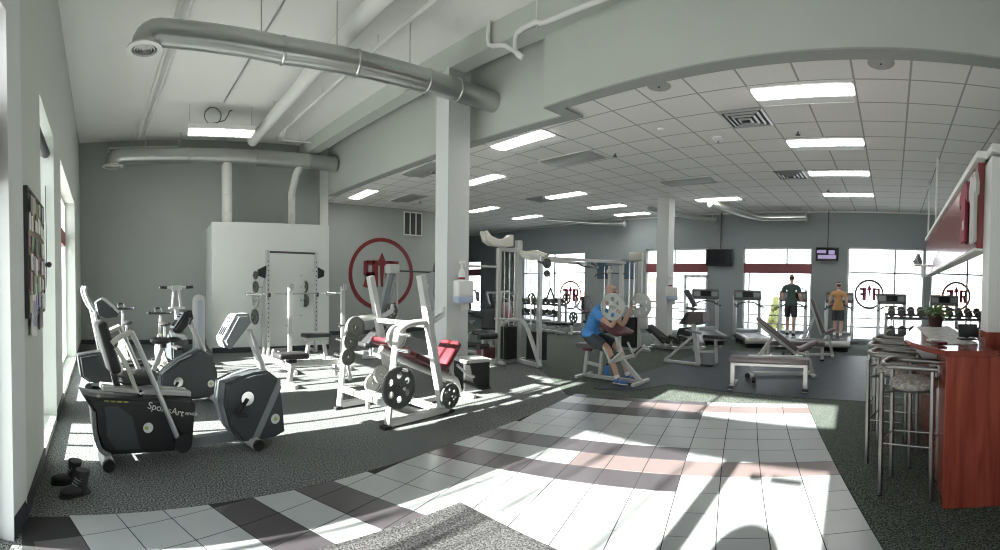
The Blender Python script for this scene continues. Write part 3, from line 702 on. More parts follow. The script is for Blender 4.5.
# televisions
def tv(x, z, w_, h_, m, label):
    t = thing('television', label, 'television', x, YB-0.16, 0, z)
    b = MB(); b.box((0, 0, 0), (w_, 0.08, h_), bevel=0.015); b.build('tv_body', 'black_plastic', t)
    b = MB(); b.box((0, -0.042, 0.01), (w_-0.06, 0.006, h_-0.08)); b.build('screen', m, t, smooth=False)
    b = MB(); b.box((0, 0.09, 0), (0.2, 0.10, 0.2)); b.beam((0, 0.10, h_/2), (0, 0.10, ZC-z), 0.03, 0.03); b.build('wall_bracket', 'dark_metal', t)
    return t
tv(-6.05*k, 2.80, 1.00, 0.60, 'screen_black', 'blank black television hung on the far wall')
t = tv(-2.20*k, 2.93, 0.76, 0.45, 'screen_black', 'small television showing a picture, hung above the orange-shirted runner')
b = MB()
for a, c, ww, hh in ((-0.18, 0.07, 0.3, 0.1), (0.15, 0.05, 0.2, 0.14), (0.0, -0.1, 0.6, 0.12)): b.box((a, -0.047, c+0.01), (ww, 0.003, hh))
b.build('picture', 'tv_picture', t, smooth=False)
for x, w_, l in ((-10.85, 0.70, 'left blue framed picture on the far wall'), (-9.72, 0.62, 'right blue framed picture on the far wall')):
    t = thing('framed_picture', l, 'picture', x, YB-0.02, 0, 2.37)
    b = MB(); b.box((0, 0, 0), (w_, 0.03, 0.68)); b.build('picture_frame', 'dark_metal', t, smooth=False); b = MB(); b.box((0, -0.018, 0), (w_-0.06, 0.006, 0.62)); b.build('print', 'picture_blue', t, smooth=False)
# left wall: pinboard, hanging papers, clipboard, rolled blind
def on_left(name, label, cat, l, z):
    a = R(LH); p = lw(l); return thing(name, label, cat, p[0], p[1], LH, z)
t = on_left('pinboard', 'long pinboard covered in photos and cards on the window wall', 'pinboard', 0.62, 1.93)
b = MB(); b.box((0, -0.012, 0), (0.95, 0.024, 0.92)); b.build('board', 'cork', t, smooth=False)
b = MB()
for x in (-0.485, 0.485): b.box((x, -0.016, 0), (0.025, 0.034, 0.97))
for z in (-0.475, 0.475): b.box((0, -0.016, z), (0.99, 0.034, 0.025))
b.build('board_frame', 'dark_metal', t, smooth=False)
rnd = random.Random(5)
for r_ in range(6):
    for c_ in range(7):
        w_, h_ = rnd.uniform(0.08, 0.13), rnd.uniform(0.09, 0.15)
        b = MB(); b.box((0, 0, 0), (w_, 0.004, h_), rot=Matrix.Rotation(rnd.uniform(-0.15, 0.15), 4, 'Y'))
        o = b.build('pinned_photo', rnd.choice(['paper', 'paper_tan', 'paper', 'paper_rose', 'paper_green', 'paper_violet', 'machine_grey']), t, smooth=False)
        o.location = (-0.40+c_*0.133+rnd.uniform(-0.02, 0.02), -0.030-rnd.uniform(0, 0.02), 0.38-r_*0.152+rnd.uniform(-0.02, 0.02))
t = on_left('hanging_paper', 'white paper sheets hanging below the pinboard', 'paper', 0.40, 1.50)
b = MB(); b.box((0, -0.03, 0), (0.28, 0.012, 0.42), rot=Matrix.Rotation(0.12, 4, 'Y')); b.build('sheet', 'paper', t, smooth=False)
b = MB(); b.box((0.01, -0.038, -0.04), (0.18, 0.004, 0.2), rot=Matrix.Rotation(0.12, 4, 'Y')); b.build('printed_block', 'paper_violet', t, smooth=False)
t = on_left('clipboard', 'black clipboard hanging below the pinboard by the window', 'clipboard', 0.80, 1.46)
b = MB(); b.box((0, -0.03, 0), (0.24, 0.012, 0.30), bevel=0.004); b.build('board', 'black_plastic', t); b = MB(); b.box((0, -0.04, 0.13), (0.10, 0.016, 0.04), bevel=0.004); b.build('clip', 'chrome', t)
t = on_left('roller_blind', 'rolled dark blind at the top of the near window', 'blind', 1.8, 3.30)
b = MB(); b.cyl((-0.62, 0.10, 0), (0.62, 0.10, 0), 0.06, seg=16); b.build('blind_roll', 'dark_metal', t)
b = MB(); b.cyl((-0.63, 0.10, 0), (-0.65, 0.10, 0), 0.08); b.build('end_bracket', 'dark_metal', t)
t = on_left('blind_cord', 'thin looped cord hanging on the reveal of the near window', 'cord', 2.40, 2.0)
b = MB(); b.tube([(0, 0.10, 0.9), (0, 0.10, -0.2), (0, 0.14, -0.42), (0, 0.19, -0.46), (0, 0.23, -0.4), (0, 0.24, -0.1), (0, 0.24, 0.9)], 0.006, 6, 4); b.build('cord', 'vent_dark', t)
t = on_left('wall_hook', 'small dark hook beside the near window', 'hook', 1.10, 1.88)
b = MB(); b.cyl((0, 0, 0), (0, -0.07, 0), 0.018, seg=10); b.sphere((0, -0.075, 0), 0.028); b.build('hook_peg', 'dark_metal', t)
# disinfectant dispensers on the columns
def dispenser(x, y, hd, z, label):
    t = thing('wipe_dispenser', label, 'dispenser', x, y, hd, z)
    b = MB(); b.box((0.085, 0, 0.02), (0.17, 0.34, 0.40), bevel=0.035, seg=3); b.build('dispenser_box', 'white_plastic', t)
    b = MB(); b.box((0.10, 0, -0.11), (0.155, 0.345, 0.14), bevel=0.03, seg=3); b.build('window_strip', 'pale_blue', t)
    b = MB(); b.box((0.10, 0.03, -0.23), (0.008, 0.16, 0.14), rot=Matrix.Rotation(0.15, 4, 'X')); b.build('paper_wipe', 'paper', t, smooth=False)
    bt_ = thing('spray_bottle', label.replace('white wipe dispenser', 'spray bottle standing on the wipe dispenser'), 'bottle', x, y, hd, z+0.22)
    b = MB(); b.lathe([(0.0, 0), (0.055, 0), (0.058, 0.02), (0.056, 0.13), (0.03, 0.19), (0.022, 0.20), (0.022, 0.23), (0, 0.23)], (0.085, -0.04, 0)); b.build('bottle_body', 'white_plastic', bt_)
    b = MB(); b.cyl((0.085, -0.04, 0.22), (0.085, -0.04, 0.28), 0.018); b.box((0.085, -0.02, 0.31), (0.03, 0.11, 0.05), bevel=0.01); b.box((0.085, 0.04, 0.26), (0.016, 0.016, 0.07), rot=Matrix.Rotation(0.4, 4, 'X')); b.cyl((0.085, -0.075, 0.31), (0.085, -0.10, 0.305), 0.01, seg=8); b.build('trigger', 'white_plastic', bt_)
    b = MB(); b.lathe([(0.0575, 0.012), (0.0595, 0.012), (0.0595, 0.05), (0.0575, 0.05)], (0.085, -0.04, 0)); b.build('label_band', 'jersey_red', bt_)
dispenser(-6.5, 4.80, 0, 1.55, 'white wipe dispenser on the near column')
dispenser(-6.25, 12.0, -35, 1.52, 'white wipe dispenser on the far column')

# ================================================================= EQUIPMENT KIT
RX = lambda a: Matrix.Rotation(a, 4, 'X')
RY = lambda a: Matrix.Rotation(a, 4, 'Y')
RZ = lambda a: Matrix.Rotation(a, 4, 'Z')
def P1(parent, name, m, fn, smooth=True):
    b = MB(); fn(b); return b.build(name, m, parent, smooth)
def pad(parent, name, m, p1, p2, width, thick, bevel=0.03, up=(0, 1, 0)):
    """upholstered board from p1 to p2; width across, thickness along its normal"""
    b = MB(); mt, L = b.frame(p1, p2, up)
    b.box((0, 0, 0), (thick, width, L), rot=None, bevel=bevel, seg=3); b.xform(mt)
    return b.build(name, m, parent)
def plate_mesh(b, r, th, holes, hr, hub=0.028, m=Matrix()):
    """iron plate with round holes; axis = local y"""
    bm = bmesh.new(); loops = []
    def ring(cx_, cz_, rad, n):
        vs = [bm.verts.new((cx_+rad*math.cos(2*PI*k_/n), 0, cz_+rad*math.sin(2*PI*k_/n))) for k_ in range(n)]
        return [bm.edges.new((vs[k_], vs[(k_+1) % n])) for k_ in range(n)]
    es = ring(0, 0, r*0.9, 32)+ring(0, 0, hub, 10)
    for k_ in range(holes):
        a = 2*PI*k_/holes+PI/2; es += ring(r*0.57*math.cos(a), r*0.57*math.sin(a), hr, 12)
    bmesh.ops.triangle_fill(bm, use_beauty=True, use_dissolve=False, edges=es)
    o = bmesh.ops.extrude_face_region(bm, geom=list(bm.faces))
    bmesh.ops.translate(bm, verts=[v for v in o['geom'] if isinstance(v, bmesh.types.BMVert)], vec=(0, th*0.5, 0))
    bmesh.ops.translate(bm, verts=bm.verts, vec=(0, -th*0.25, 0))
    bmesh.ops.transform(bm, matrix=m, verts=bm.verts)
    me = bpy.data.meshes.new('tmp'); bm.to_mesh(me); bm.free(); n0 = len(b.bm.faces); b.bm.from_mesh(me); bpy.data.meshes.remove(me)
    for prof in ([(r*0.87, -th/2), (r*0.97, -th/2), (r, -th/2+0.006), (r, th/2-0.006), (r*0.97, th/2), (r*0.87, th/2), (r*0.87, -th/2)],
                 [(hub, -th/2), (r*0.25, -th/2), (r*0.25, th/2), (hub, th/2), (hub, -th/2)]):
        c = MB(); c.lathe(prof, (0, 0, 0), 'y', 32); c.xform(m); me = bpy.data.meshes.new('tmp'); c.bm.to_mesh(me); c.bm.free(); b.bm.from_mesh(me); bpy.data.meshes.remove(me)
PLATES = {}
def weight_plate(label, x, y, z, hd, r=0.225, holes=6, m='iron_plate', th=0.045, group='weight plates', tilt=0.0):
    """axis of the plate points along heading hd"""
    key = (round(r, 3), holes, m, th)
    if key not in PLATES:
        b = MB(); plate_mesh(b, r, th, holes, r*0.17 if holes else 0, 0.028)
        o = b.build('weight_plate', m); PLATES[key] = o
    else:
        o = PLATES[key].copy(); COL.objects.link(o)
    o.location = (x, y, z); o.rotation_euler = (tilt, 0, R(hd-90)); return tag(o, label, 'weight plate', group)
def barbell(label, x, y, z, hd, L, r=0.014, sl=0.40, srad=0.026, m='chrome'):
    t = thing('barbell', label, 'barbell', x, y, hd, z)
    P1(t, 'bar', m, lambda b: b.cyl((-L/2, 0, 0), (L/2, 0, 0), r, seg=12))
    for s in (-1, 1):
        P1(t, 'sleeve', m, lambda b: (b.cyl((s*(L/2-sl), 0, 0), (s*L/2, 0, 0), srad, seg=14), b.cyl((s*(L/2-sl), 0, 0), (s*(L/2-sl-0.03), 0, 0), srad*1.6, seg=14)))
    return t
def loc2world(o, hd, l, y):
    h = R(hd); return (o[0]+l*math.cos(h)-y*math.sin(h), o[1]+l*math.sin(h)+y*math.cos(h))
W_, S_, B_ = 'machine_white', 'machine_silver', 'black_vinyl'

# ================================================================= CARDIO CORNER
def bike_front(t, outline, y0, y1, crank, post, console, shell='machine_grey', logo=None):
    P1(t, 'front_housing', 'charcoal_plastic', lambda b: b.prism(outline, y0, y1, 'xz', bevel=0.03, seg=3))
    def trim(b):
        o = outline; b.tube([(p[0], (y0+y1)/2, p[1]) for p in o], 0.022, 8, closed=True)
    P1(t, 'housing_seam', 'machine_grey', trim)
    P1(t, 'console_post', S_, lambda b: b.beam((post[0][0], (y0+y1)/2, post[0][1]), (post[1][0], (y0+y1)/2, post[1][1]), 0.07, 0.09, up=(0, 1, 0), bevel=0.02))
    c = P1(t, 'console', shell, lambda b: b.prism(console, (y0+y1)/2-0.10, (y0+y1)/2+0.10, 'xz', bevel=0.03, seg=3))
    a, d = Vector((console[0][0], 0, console[0][1])), Vector((console[1][0], 0, console[1][1])); n = Vector((-(d-a).z, 0, (d-a).x)).normalized()
    if n.x > 0: n = -n
    mid = (a+d)/2+n*0.006; ang = math.atan2((d-a).z, (d-a).x)
    def btn(b):
        b.box((mid.x, (y0+y1)/2, mid.z), ((d-a).length*0.86, 0.165, 0.012), rot=RY(-ang), bevel=0.005); b.mi = 1
        for u in (-0.28, -0.1, 0.2, 0.34):
            for v in (-0.045, 0.0, 0.045):
                q = mid+(d-a)*u*0.9+n*0.008; b.box((q.x, (y0+y1)/2+v, q.z), (0.05 if u < 0 else 0.022, 0.028, 0.008), rot=RY(-ang))
    P1(c, 'display_face', ['console_face', 'screen_black'], btn, False)
    for s, yy in ((-1, y0-0.02), (1, y1+0.02)):
        k_ = P1(t, 'crank', 'chrome', lambda b: b.cyl((crank[0], yy-0.015, crank[1]), (crank[0], yy+0.015, crank[1]), 0.07, seg=20))
        P1(k_, 'crank_arm', 'rubber_black', lambda b: b.beam((crank[0], yy+s*0.025, crank[1]), (crank[0]-s*-0.11*1.0, yy+s*0.025, crank[1]+s*0.14), 0.03, 0.02, up=(0, 1, 0)))
        P1(k_, 'pedal', 'rubber_black', lambda b: b.box((crank[0]+s*0.11, yy+s*0.07, crank[1]+s*0.14), (0.13, 0.08, 0.03), bevel=0.008))
    if logo:
        P1(t, 'round_badge', 'logo_white', lambda b: b.cyl((logo[0], y0-0.004, logo[1]), (logo[0], y0+0.02, logo[1]), 0.052, seg=24))
        P1(t, 'badge_mark', 'label_green', lambda b: b.box((logo[0], y0-0.006, logo[1]), (0.035, 0.004, 0.035), rot=RY(0.78)), False)
    # grey slash on the near side
    x0, z0 = outline[4]; x1, z1 = outline[6] if len(outline) > 6 else outline[0]
def feet_tube(t, x, y0, y1, z=0.065, r=0.06):
    P1(t, 'floor_tube', W_, lambda b: b.cyl((x, y0, z), (x, y1, z), r, seg=18))
    for y, s in ((y0, -1), (y1, 1)): P1(t, 'end_cap', 'rubber_black', lambda b: b.cyl((x, y, z), (x, y+s*0.03, z-0.004), r*0.95, seg=18))

M1 = thing('recumbent_bike', 'black recumbent exercise bike nearest the camera, with a slanted grey console', 'exercise bike', -4.12, -0.57, 107.3)
rear = [(-0.2, 0.69), (-0.06, 0.655), (0.14, 0.64), (0.85, 0.585), (0.89, 0.52), (0.86, 0.17), (0.79, 0.09), (0.07, 0.12), (-0.03, 0.17), (-0.08, 0.33), (-0.10, 0.53)]
h = P1(M1, 'rear_housing', 'black_plastic', lambda b: b.prism(rear, 0.02, 0.40, 'xz', bevel=0.03, seg=3))
P1(h, 'side_panel', 'charcoal_plastic', lambda b: b.prism([(-0.02, 0.58), (0.12, 0.58), (0.26, 0.46), (0.33, 0.16), (0.1, 0.17), (0.02, 0.3)], 0.005, 0.03, 'xz', bevel=0.008))
P1(h, 'grey_edge', 'machine_grey', lambda b: b.tube([(-0.10, 0.03, 0.53), (-0.085, 0.03, 0.33), (-0.04, 0.03, 0.18), (0.05, 0.03, 0.12)], 0.022, 8, 3))
P1(h, 'round_badge', 'logo_white', lambda b: b.cyl((0.41, 0.014, 0.35), (0.41, 0.04, 0.35), 0.048, seg=24))
P1(h, 'badge_mark', 'label_green', lambda b: b.box((0.395, 0.012, 0.35), (0.03, 0.004, 0.03)), False)
tm = Matrix.Translation((0.40, 0.014, 0.535)) @ RY(0.30) @ RX(PI/2)
text_mesh('SportsArt', 0.092, 'lettering', 'logo_white', h, tm)
text_mesh('FITNESS', 0.035, 'lettering', 'logo_white', h, Matrix.Translation((0.775, 0.014, 0.437)) @ RY(0.12) @ RX(PI/2))
P1(h, 'yellow_print', 'yellow_print', lambda b: [b.box((0.02+0.06*k_, 0.012, 0.625-0.006*k_), (0.045, 0.004, 0.012), rot=RY(0.1)) for k_ in range(4)], False)
r_ = P1(M1, 'seat_rail', S_, lambda b: (b.beam((0.0, 0.14, 0.72), (0.87, 0.14, 0.61), 0.05, 0.07, up=(0, 1, 0)), b.beam((0.0, 0.28, 0.72), (0.87, 0.28, 0.61), 0.05, 0.07, up=(0, 1, 0))))
P1(r_, 'rail_knob', 'chrome', lambda b: b.sphere((0.36, 0.09, 0.66), 0.03))
P1(M1, 'seat', B_, lambda b: (b.lathe([(0, 0.0), (0.17, 0.0), (0.21, 0.03), (0.21, 0.075), (0.17, 0.10), (0, 0.105)], (0.36, 0.21, 0.74), 'z', 28)))
pad(M1, 'backrest', B_, (0.13, 0.21, 0.86), (-0.01, 0.21, 1.34), 0.36, 0.10)
P1(M1, 'backrest_post', 'dark_metal', lambda b: b.beam((0.16, 0.21, 0.70), (0.02, 0.21, 1.25), 0.06, 0.05, up=(0, 1, 0)))
for y in (-0.06, 0.48):
    a = P1(M1, 'swing_arm', S_, lambda b: b.tube([(0.24, y, 1.26), (0.30, y, 1.14), (0.67, y, 0.26)], 0.024, 10))
    P1(a, 'arm_pivot', 'black_plastic', lambda b: b.cyl((0.72, y-0.03 if y < 0 else y+0.03, 0.20), (0.72, y+0.08 if y < 0 else y-0.08, 0.20), 0.085, seg=22))
    P1(a, 'hand_grip', 'machine_beige', lambda b: b.tube([(0.24, y, 1.26), (0.14, y, 1.22), (0.06, y, 1.16)], 0.026, 10))
P1(M1, 'side_handle', 'machine_beige', lambda b: (b.tube([(0.30, 0.0, 0.70), (0.20, -0.04, 0.95), (0.10, -0.04, 1.12)], 0.02, 10, 3), b.tube([(0.30, 0.42, 0.70), (0.20, 0.46, 0.95), (0.10, 0.46, 1.12)], 0.02, 10, 3)))
FS = 0.07
front = [(1.13, 0.70), (1.27, 0.75), (1.45, 0.785), (1.6, 0.79), (1.73, 0.70), (1.79, 0.45), (1.82, 0.12), (1.70, 0.08), (1.31, 0.09), (1.17, 0.27), (1.11, 0.5)]
front = [(a+FS, c) for a, c in front]
bike_front(M1, front, 0.0, 0.30, (1.35+FS, 0.54), ((1.63+FS, 0.74), (1.46+FS, 1.22)), [(1.12+FS, 1.12), (1.28+FS, 1.38), (1.42+FS, 1.385), (1.45+FS, 1.29), (1.22+FS, 1.03), (1.15+FS, 1.05)], logo=(1.69+FS, 0.28))
P1(M1, 'grey_slash', 'machine_grey', lambda b: b.prism([(1.49, 0.12), (1.57, 0.12), (1.83, 0.60), (1.80, 0.70)], -0.012, 0.01, 'xz', bevel=0.006))
P1(M1, 'base_beam', 'machine_grey', lambda b: b.beam((0.8, 0.20, 0.11), (1.4, 0.20, 0.11), 0.10, 0.09))
feet_tube(M1, 0.02, -0.06, 0.48); feet_tube(M1, 1.52, -0.06, 0.46)

M2 = thing('upright_bike', 'dark upright exercise bike with a grey seat, just behind the recumbent bike', 'exercise bike', -6.5, 0.68, 107)
bike_front(M2, [(-0.79, 0.30), (-0.79, 0.42), (-0.53, 0.62), (-0.21, 0.76), (-0.04, 0.66), (0.05, 0.42), (0.06, 0.08), (-0.25, 0.06), (-0.5, 0.08)], 0.02, 0.32, (-0.56, 0.34), ((-0.10, 0.70), (-0.36, 1.22)), [(-0.60, 1.05), (-0.42, 1.30), (-0.32, 1.32), (-0.29, 1.20), (-0.48, 1.0), (-0.56, 1.0)], shell='black_plastic', logo=(-0.06, 0.27))
P1(M2, 'shroud_line', 'machine_silver', lambda b: b.tube([(-0.80, 0.015, 0.46), (-0.53, 0.015, 0.64), (-0.36, 0.015, 0.70)], 0.010, 8))
P1(M2, 'seat_post', S_, lambda b: b.beam((-0.88, 0.17, 0.45), (-0.71, 0.17, 0.86), 0.06, 0.06, up=(0, 1, 0)))
P1(M2, 'seat', B_, lambda b: (b.sphere((-0.76, 0.17, 0.90), 0.15, (1, 0.9, 0.36), 18), b.sphere((-0.58, 0.17, 0.905), 0.10, (1.35, 0.55, 0.4), 16)))
P1(M2, 'seat_clamp', 'black_plastic', lambda b: b.cyl((-0.72, 0.17, 0.80), (-0.72, 0.17, 0.87), 0.05))
P1(M2, 'base_beam', 'machine_grey', lambda b: b.beam((-1.05, 0.17, 0.1), (0.0, 0.17, 0.1), 0.10, 0.08)); feet_tube(M2, -1.05, -0.1, 0.44); feet_tube(M2, 0.0, -0.08, 0.42)
P1(M2, 'handlebar', 'black_plastic', lambda b: b.tube([(-0.44, -0.12, 1.14), (-0.40, -0.10, 1.22), (-0.36, 0.17, 1.20), (-0.40, 0.44, 1.22), (-0.44, 0.46, 1.14)], 0.018, 10, 3))

M3 = thing('elliptical_trainer', 'black elliptical trainer with raised curved arms beside the window wall', 'elliptical', -7.4, -1.0, 107)
P1(M3, 'base_housing', 'black_plastic', lambda b: b.prism([(-0.45, 0.55), (-0.1, 0.60), (0.2, 0.46), (0.24, 0.08), (-0.2, 0.06), (-0.40, 0.20)], -0.02, 0.34, 'xz', bevel=0.04, seg=3))
P1(M3, 'base_rail', 'machine_grey', lambda b: (b.beam((-0.3, 0.02, 0.08), (1.0, 0.02, 0.08), 0.07, 0.07), b.beam((-0.3, 0.30, 0.08), (1.0, 0.30, 0.08), 0.07, 0.07)))
P1(M3, 'mast', 'dark_metal', lambda b: b.beam((0.02, 0.16, 0.5), (-0.16, 0.16, 1.25), 0.12, 0.10, up=(0, 1, 0), bevel=0.02))
for y in (-0.08, 0.40):
    a = P1(M3, 'swing_arm', 'chrome', lambda b: b.tube([(0.02, y, 0.40), (-0.06, y, 0.62), (-0.19, y, 1.29)], 0.024, 10))
    P1(a, 'hand_grip', 'machine_silver', lambda b: b.tube([(-0.19, y, 1.29), (-0.27, y, 1.42), (-0.33, y*0.8+0.02, 1.58), (-0.31, y*0.8+0.02, 1.66)], 0.03, 10, 3))
    p_ = P1(M3, 'pedal_bar', 'machine_grey', lambda b: b.beam((0.10, y*0.6+0.07, 0.36), (0.85, y*0.6+0.07, 0.28), 0.06, 0.05))
    P1(p_, 'foot_pedal', 'rubber_black', lambda b: b.box((0.55, y*0.6+0.07, 0.37), (0.36, 0.15, 0.06), bevel=0.02))
c = P1(M3, 'console', 'charcoal_plastic', lambda b: b.prism([(-0.10, 1.20), (-0.14, 1.40), (-0.06, 1.46), (0.22, 1.22), (0.20, 1.16), (0.02, 1.14)], 0.0, 0.32, 'xz', bevel=0.03))
P1(c, 'display_face', 'console_face', lambda b: b.beam((-0.03, 0.16, 1.455), (0.20, 0.16, 1.26), 0.24, 0.012, up=(0, 1, 0)), False) if False else None
P1(c, 'front_bar', 'machine_silver', lambda b: b.tube([(-0.08, -0.05, 1.46), (0.02, -0.05, 1.44), (0.22, 0.0, 1.24)], 0.022, 10, 3))
feet_tube(M3, 1.0, -0.1, 0.42); feet_tube(M3, -0.30, -0.08, 0.42)

def spin_bike(x, y, hd, label, hz=1.20):
    t = thing('indoor_cycle', label, 'exercise bike', x, y, hd, group='indoor cycles')
    P1(t, 'frame', 'machine_beige', lambda b: (b.beam((-0.35, 0, 0.20), (0.15, 0, 0.72), 0.06, 0.07, up=(0, 1, 0)), b.beam((0.15, 0, 0.72), (0.42, 0, 0.14), 0.06, 0.07, up=(0, 1, 0)), b.beam((-0.30, 0, 0.70), (0.05, 0, 0.30), 0.06, 0.06, up=(0, 1, 0)), b.beam((-0.45, 0, 0.08), (0.50, 0, 0.08), 0.06, 0.06)))
    P1(t, 'flywheel', 'machine_grey', lambda b: b.lathe([(0.03, -0.015), (0.19, -0.015), (0.22, -0.022), (0.23, 0), (0.22, 0.022), (0.19, 0.015), (0.03, 0.015), (0.03, -0.015)], (0.36, 0, 0.33), 'y', 30))
    P1(t, 'chain_guard', 'black_plastic', lambda b: b.prism([(-0.12, 0.22), (-0.02, 0.40), (0.30, 0.44), (0.44, 0.33), (0.30, 0.22)], -0.09, -0.05, 'xz', bevel=0.012))
    P1(t, 'handlebar_post', 'chrome', lambda b: b.beam((0.17, 0, 0.66), (0.07, 0, hz-0.04), 0.045, 0.05, up=(0, 1, 0)))
    P1(t, 'handlebar', 'black_plastic', lambda b: (b.tube([(-0.02, -0.22, hz+0.02), (0.10, -0.20, hz), (0.10, 0.20, hz), (-0.02, 0.22, hz+0.02)], 0.024, 10, 3), b.tube([(0.10, -0.06, hz), (0.28, -0.06, hz+0.08), (0.28, 0.06, hz+0.08), (0.10, 0.06, hz)], 0.022, 10, 2)))
    P1(t, 'seat_post', 'chrome', lambda b: b.beam((-0.26, 0, 0.60), (-0.34, 0, 0.94), 0.045, 0.05, up=(0, 1, 0)))
    P1(t, 'seat', B_, lambda b: (b.sphere((-0.38, 0, 0.97), 0.11, (1, 1, 0.42), 14), b.sphere((-0.24, 0, 0.98), 0.06, (2.0, 0.7, 0.5), 12)))
    for s in (-1, 1):
        a = P1(t, 'crank_arm', 'chrome', lambda b: b.beam((-0.05, s*0.08, 0.32), (-0.05+s*0.13, s*0.08, 0.26), 0.025, 0.02, up=(0, 1, 0)))
        P1(a, 'pedal', 'rubber_black', lambda b: b.box((-0.05+s*0.13, s*0.13, 0.26), (0.10, 0.09, 0.025)))
    for x_ in (-0.45, 0.50): P1(t, 'floor_tube', 'machine_grey', lambda b: b.cyl((x_, -0.25, 0.04), (x_, 0.25, 0.04), 0.035, seg=12))
    return t
spin_bike(-8.95, -0.85, 196, 'indoor cycle with black handlebars nearest the window wall, past the elliptical', 1.22)
spin_bike(-8.72, -0.12, 192, 'indoor cycle with lower black handlebars, right of the other indoor cycle', 1.14)
t = thing('stair_climber', 'tall silver climber with raised handlebars before the grey end wall', 'stair climber', -10.05, 0.22, 197)
P1(t, 'post', S_, lambda b: b.beam((0.0, 0, 0.3), (0.04, 0, 1.18), 0.09, 0.08, up=(0, 1, 0)))
P1(t, 'cross_plate', S_, lambda b: b.box((0.03, 0, 1.17), (0.08, 0.36, 0.05), bevel=0.01))
P1(t, 'upper_post', S_, lambda b: (b.beam((0.03, -0.10, 1.17), (0.06, -0.05, 1.58), 0.05, 0.05, up=(0, 1, 0)), b.beam((0.03, 0.10, 1.17), (0.06, 0.05, 1.58), 0.05, 0.05, up=(0, 1, 0))))
hb = P1(t, 'handlebar', S_, lambda b: (b.cyl((0.05, -0.28, 1.62), (0.05, 0.28, 1.62), 0.025), b.box((0.04, 0, 1.61), (0.12, 0.22, 0.10), bevel=0.02)))
for s in (-1, 1): P1(hb, 'hand_grip', 'rubber_black', lambda b: b.cyl((0.05, s*0.22, 1.62), (0.05, s*0.38, 1.63), 0.033))
P1(t, 'housing', 'charcoal_plastic', lambda b: b.prism([(-0.25, 0.06), (-0.2, 0.5), (0.05, 0.68), (0.25, 0.45), (0.35, 0.06)], -0.2, 0.2, 'xz', bevel=0.04))
for s in (-1, 1): P1(t, 'step_pedal', 'rubber_black', lambda b: b.box((-0.38, s*0.13, 0.3+s*0.06), (0.40, 0.16, 0.06), bevel=0.02))
P1(t, 'base_beam', 'machine_grey', lambda b: (b.beam((-0.5, 0, 0.05), (0.4, 0, 0.05), 0.1, 0.07), b.beam((-0.45, -0.3, 0.04), (-0.45, 0.3, 0.04), 0.07, 0.06)))
t = thing('stretch_post', 'narrow round-topped white post with a blue-grey inset beside the pale block', 'post', -10.85, 0.72, 107)
prof = [(-0.08, 0.04), (0.20, 0.04)]+[(0.06+0.14*math.cos(a), 1.30+0.14*math.sin(a)) for a in [k_*PI/8 for k_ in range(9)]]
P1(t, 'post_shell', W_, lambda b: b.prism(prof, 0.0, 0.16, 'xz', bevel=0.02))
P1(t, 'inset_panel', 'blue_grey_panel', lambda b: b.prism([(0.0, 0.3), (0.12, 0.3), (0.12, 1.28), (0.06, 1.34), (0.0, 1.28)], -0.012, 0.01, 'xz'), False)
P1(t, 'foot_plate', 'machine_grey', lambda b: b.box((0.06, 0.08, 0.02), (0.5, 0.4, 0.04), bevel=0.01))
# boots by the wall
def boot(x, y, hd, label):
    t = thing('boot', label, 'boot', x, y, hd); t.scale = (0.86, 0.86, 0.70)
    def up(b):
        rings = [(-0.0, 0.030, 0.055, 0.135), (0.0, 0.07, 0.056, 0.13), (0.0, 0.11, 0.052, 0.115)]
        b.tube([(-0.04, 0, 0.02), (-0.035, 0, 0.10), (-0.045, 0, 0.19), (-0.055, 0, 0.275)], [0.062, 0.058, 0.060, 0.072], 16)
        b.sphere((0.06, 0, 0.065), 0.075, (1.75, 0.86, 0.82), 18)
    P1(t, 'upper', 'boot_leather', up)
    P1(t, 'sole', 'rubber_black', lambda b: b.prism([(-0.115, -0.045), (-0.12, 0.03), (-0.08, 0.055), (0.02, 0.06), (0.13, 0.062), (0.19, 0.03), (0.195, -0.02), (0.15, -0.055), (0.02, -0.06), (-0.08, -0.055)], 0.0, 0.032, 'xy', bevel=0.006))
    P1(t, 'laces', 'machine_grey', lambda b: [b.tube([(0.035-0.016*k_, -0.05, 0.125+0.024*k_), (0.052-0.016*k_, 0, 0.135+0.024*k_), (0.035-0.016*k_, 0.05, 0.125+0.024*k_)], 0.006, 6, 2) for k_ in range(4)])
    return t
boot(-3.60, -0.72, -50, 'black work boot nearer the camera, toe pointing at the tiles')
boot(-3.80, -0.83, -70, 'black work boot against the window wall, behind its mate')

# ================================================================= FREE WEIGHTS, LEFT HALF
# power rack before the pale block
RO, RH = (-10.54, 2.32), 102.9
t = thing('power_rack', 'white power rack with plate posts in front of the pale block', 'power rack', RO[0], RO[1], RH)
for x in (0.02, 1.33):
    def upr(b):
        b.beam((x, 0, 0), (x, 0, 2.48), 0.075, 0.075); b.mi = 1; [b.cyl((x, -0.039, 0.35+0.11*k_), (x, -0.036, 0.35+0.11*k_), 0.016, seg=10) for k_ in range(18)]
    P1(t, 'upright', [S_, 'vent_dark'], upr)
    P1(t, 'rear_upright', S_, lambda b: b.beam((x+0.05+0.05*(x > 1), 0.43, 0.0), (x+0.12+0.04*(x > 1), 0.43, 2.06), 0.07, 0.07, up=(0, 1, 0)))
    P1(t, 'side_rail', W_, lambda b: (b.beam((x, 0.0, 0.05), (x, 0.55, 0.05), 0.07, 0.07), b.beam((x, 0.0, 2.0), (x+0.13, 0.43, 2.0), 0.05, 0.05)))
    P1(t, 'bar_hook', 'dark_metal', lambda b: (b.box((x, -0.06, 1.40), (0.05, 0.10, 0.04)), b.box((x, -0.10, 1.44), (0.05, 0.02, 0.08))))
P1(t, 'top_bar', 'dark_metal', lambda b: b.cyl((0.02, 0, 2.44), (1.33, 0, 2.44), 0.025, seg=14))
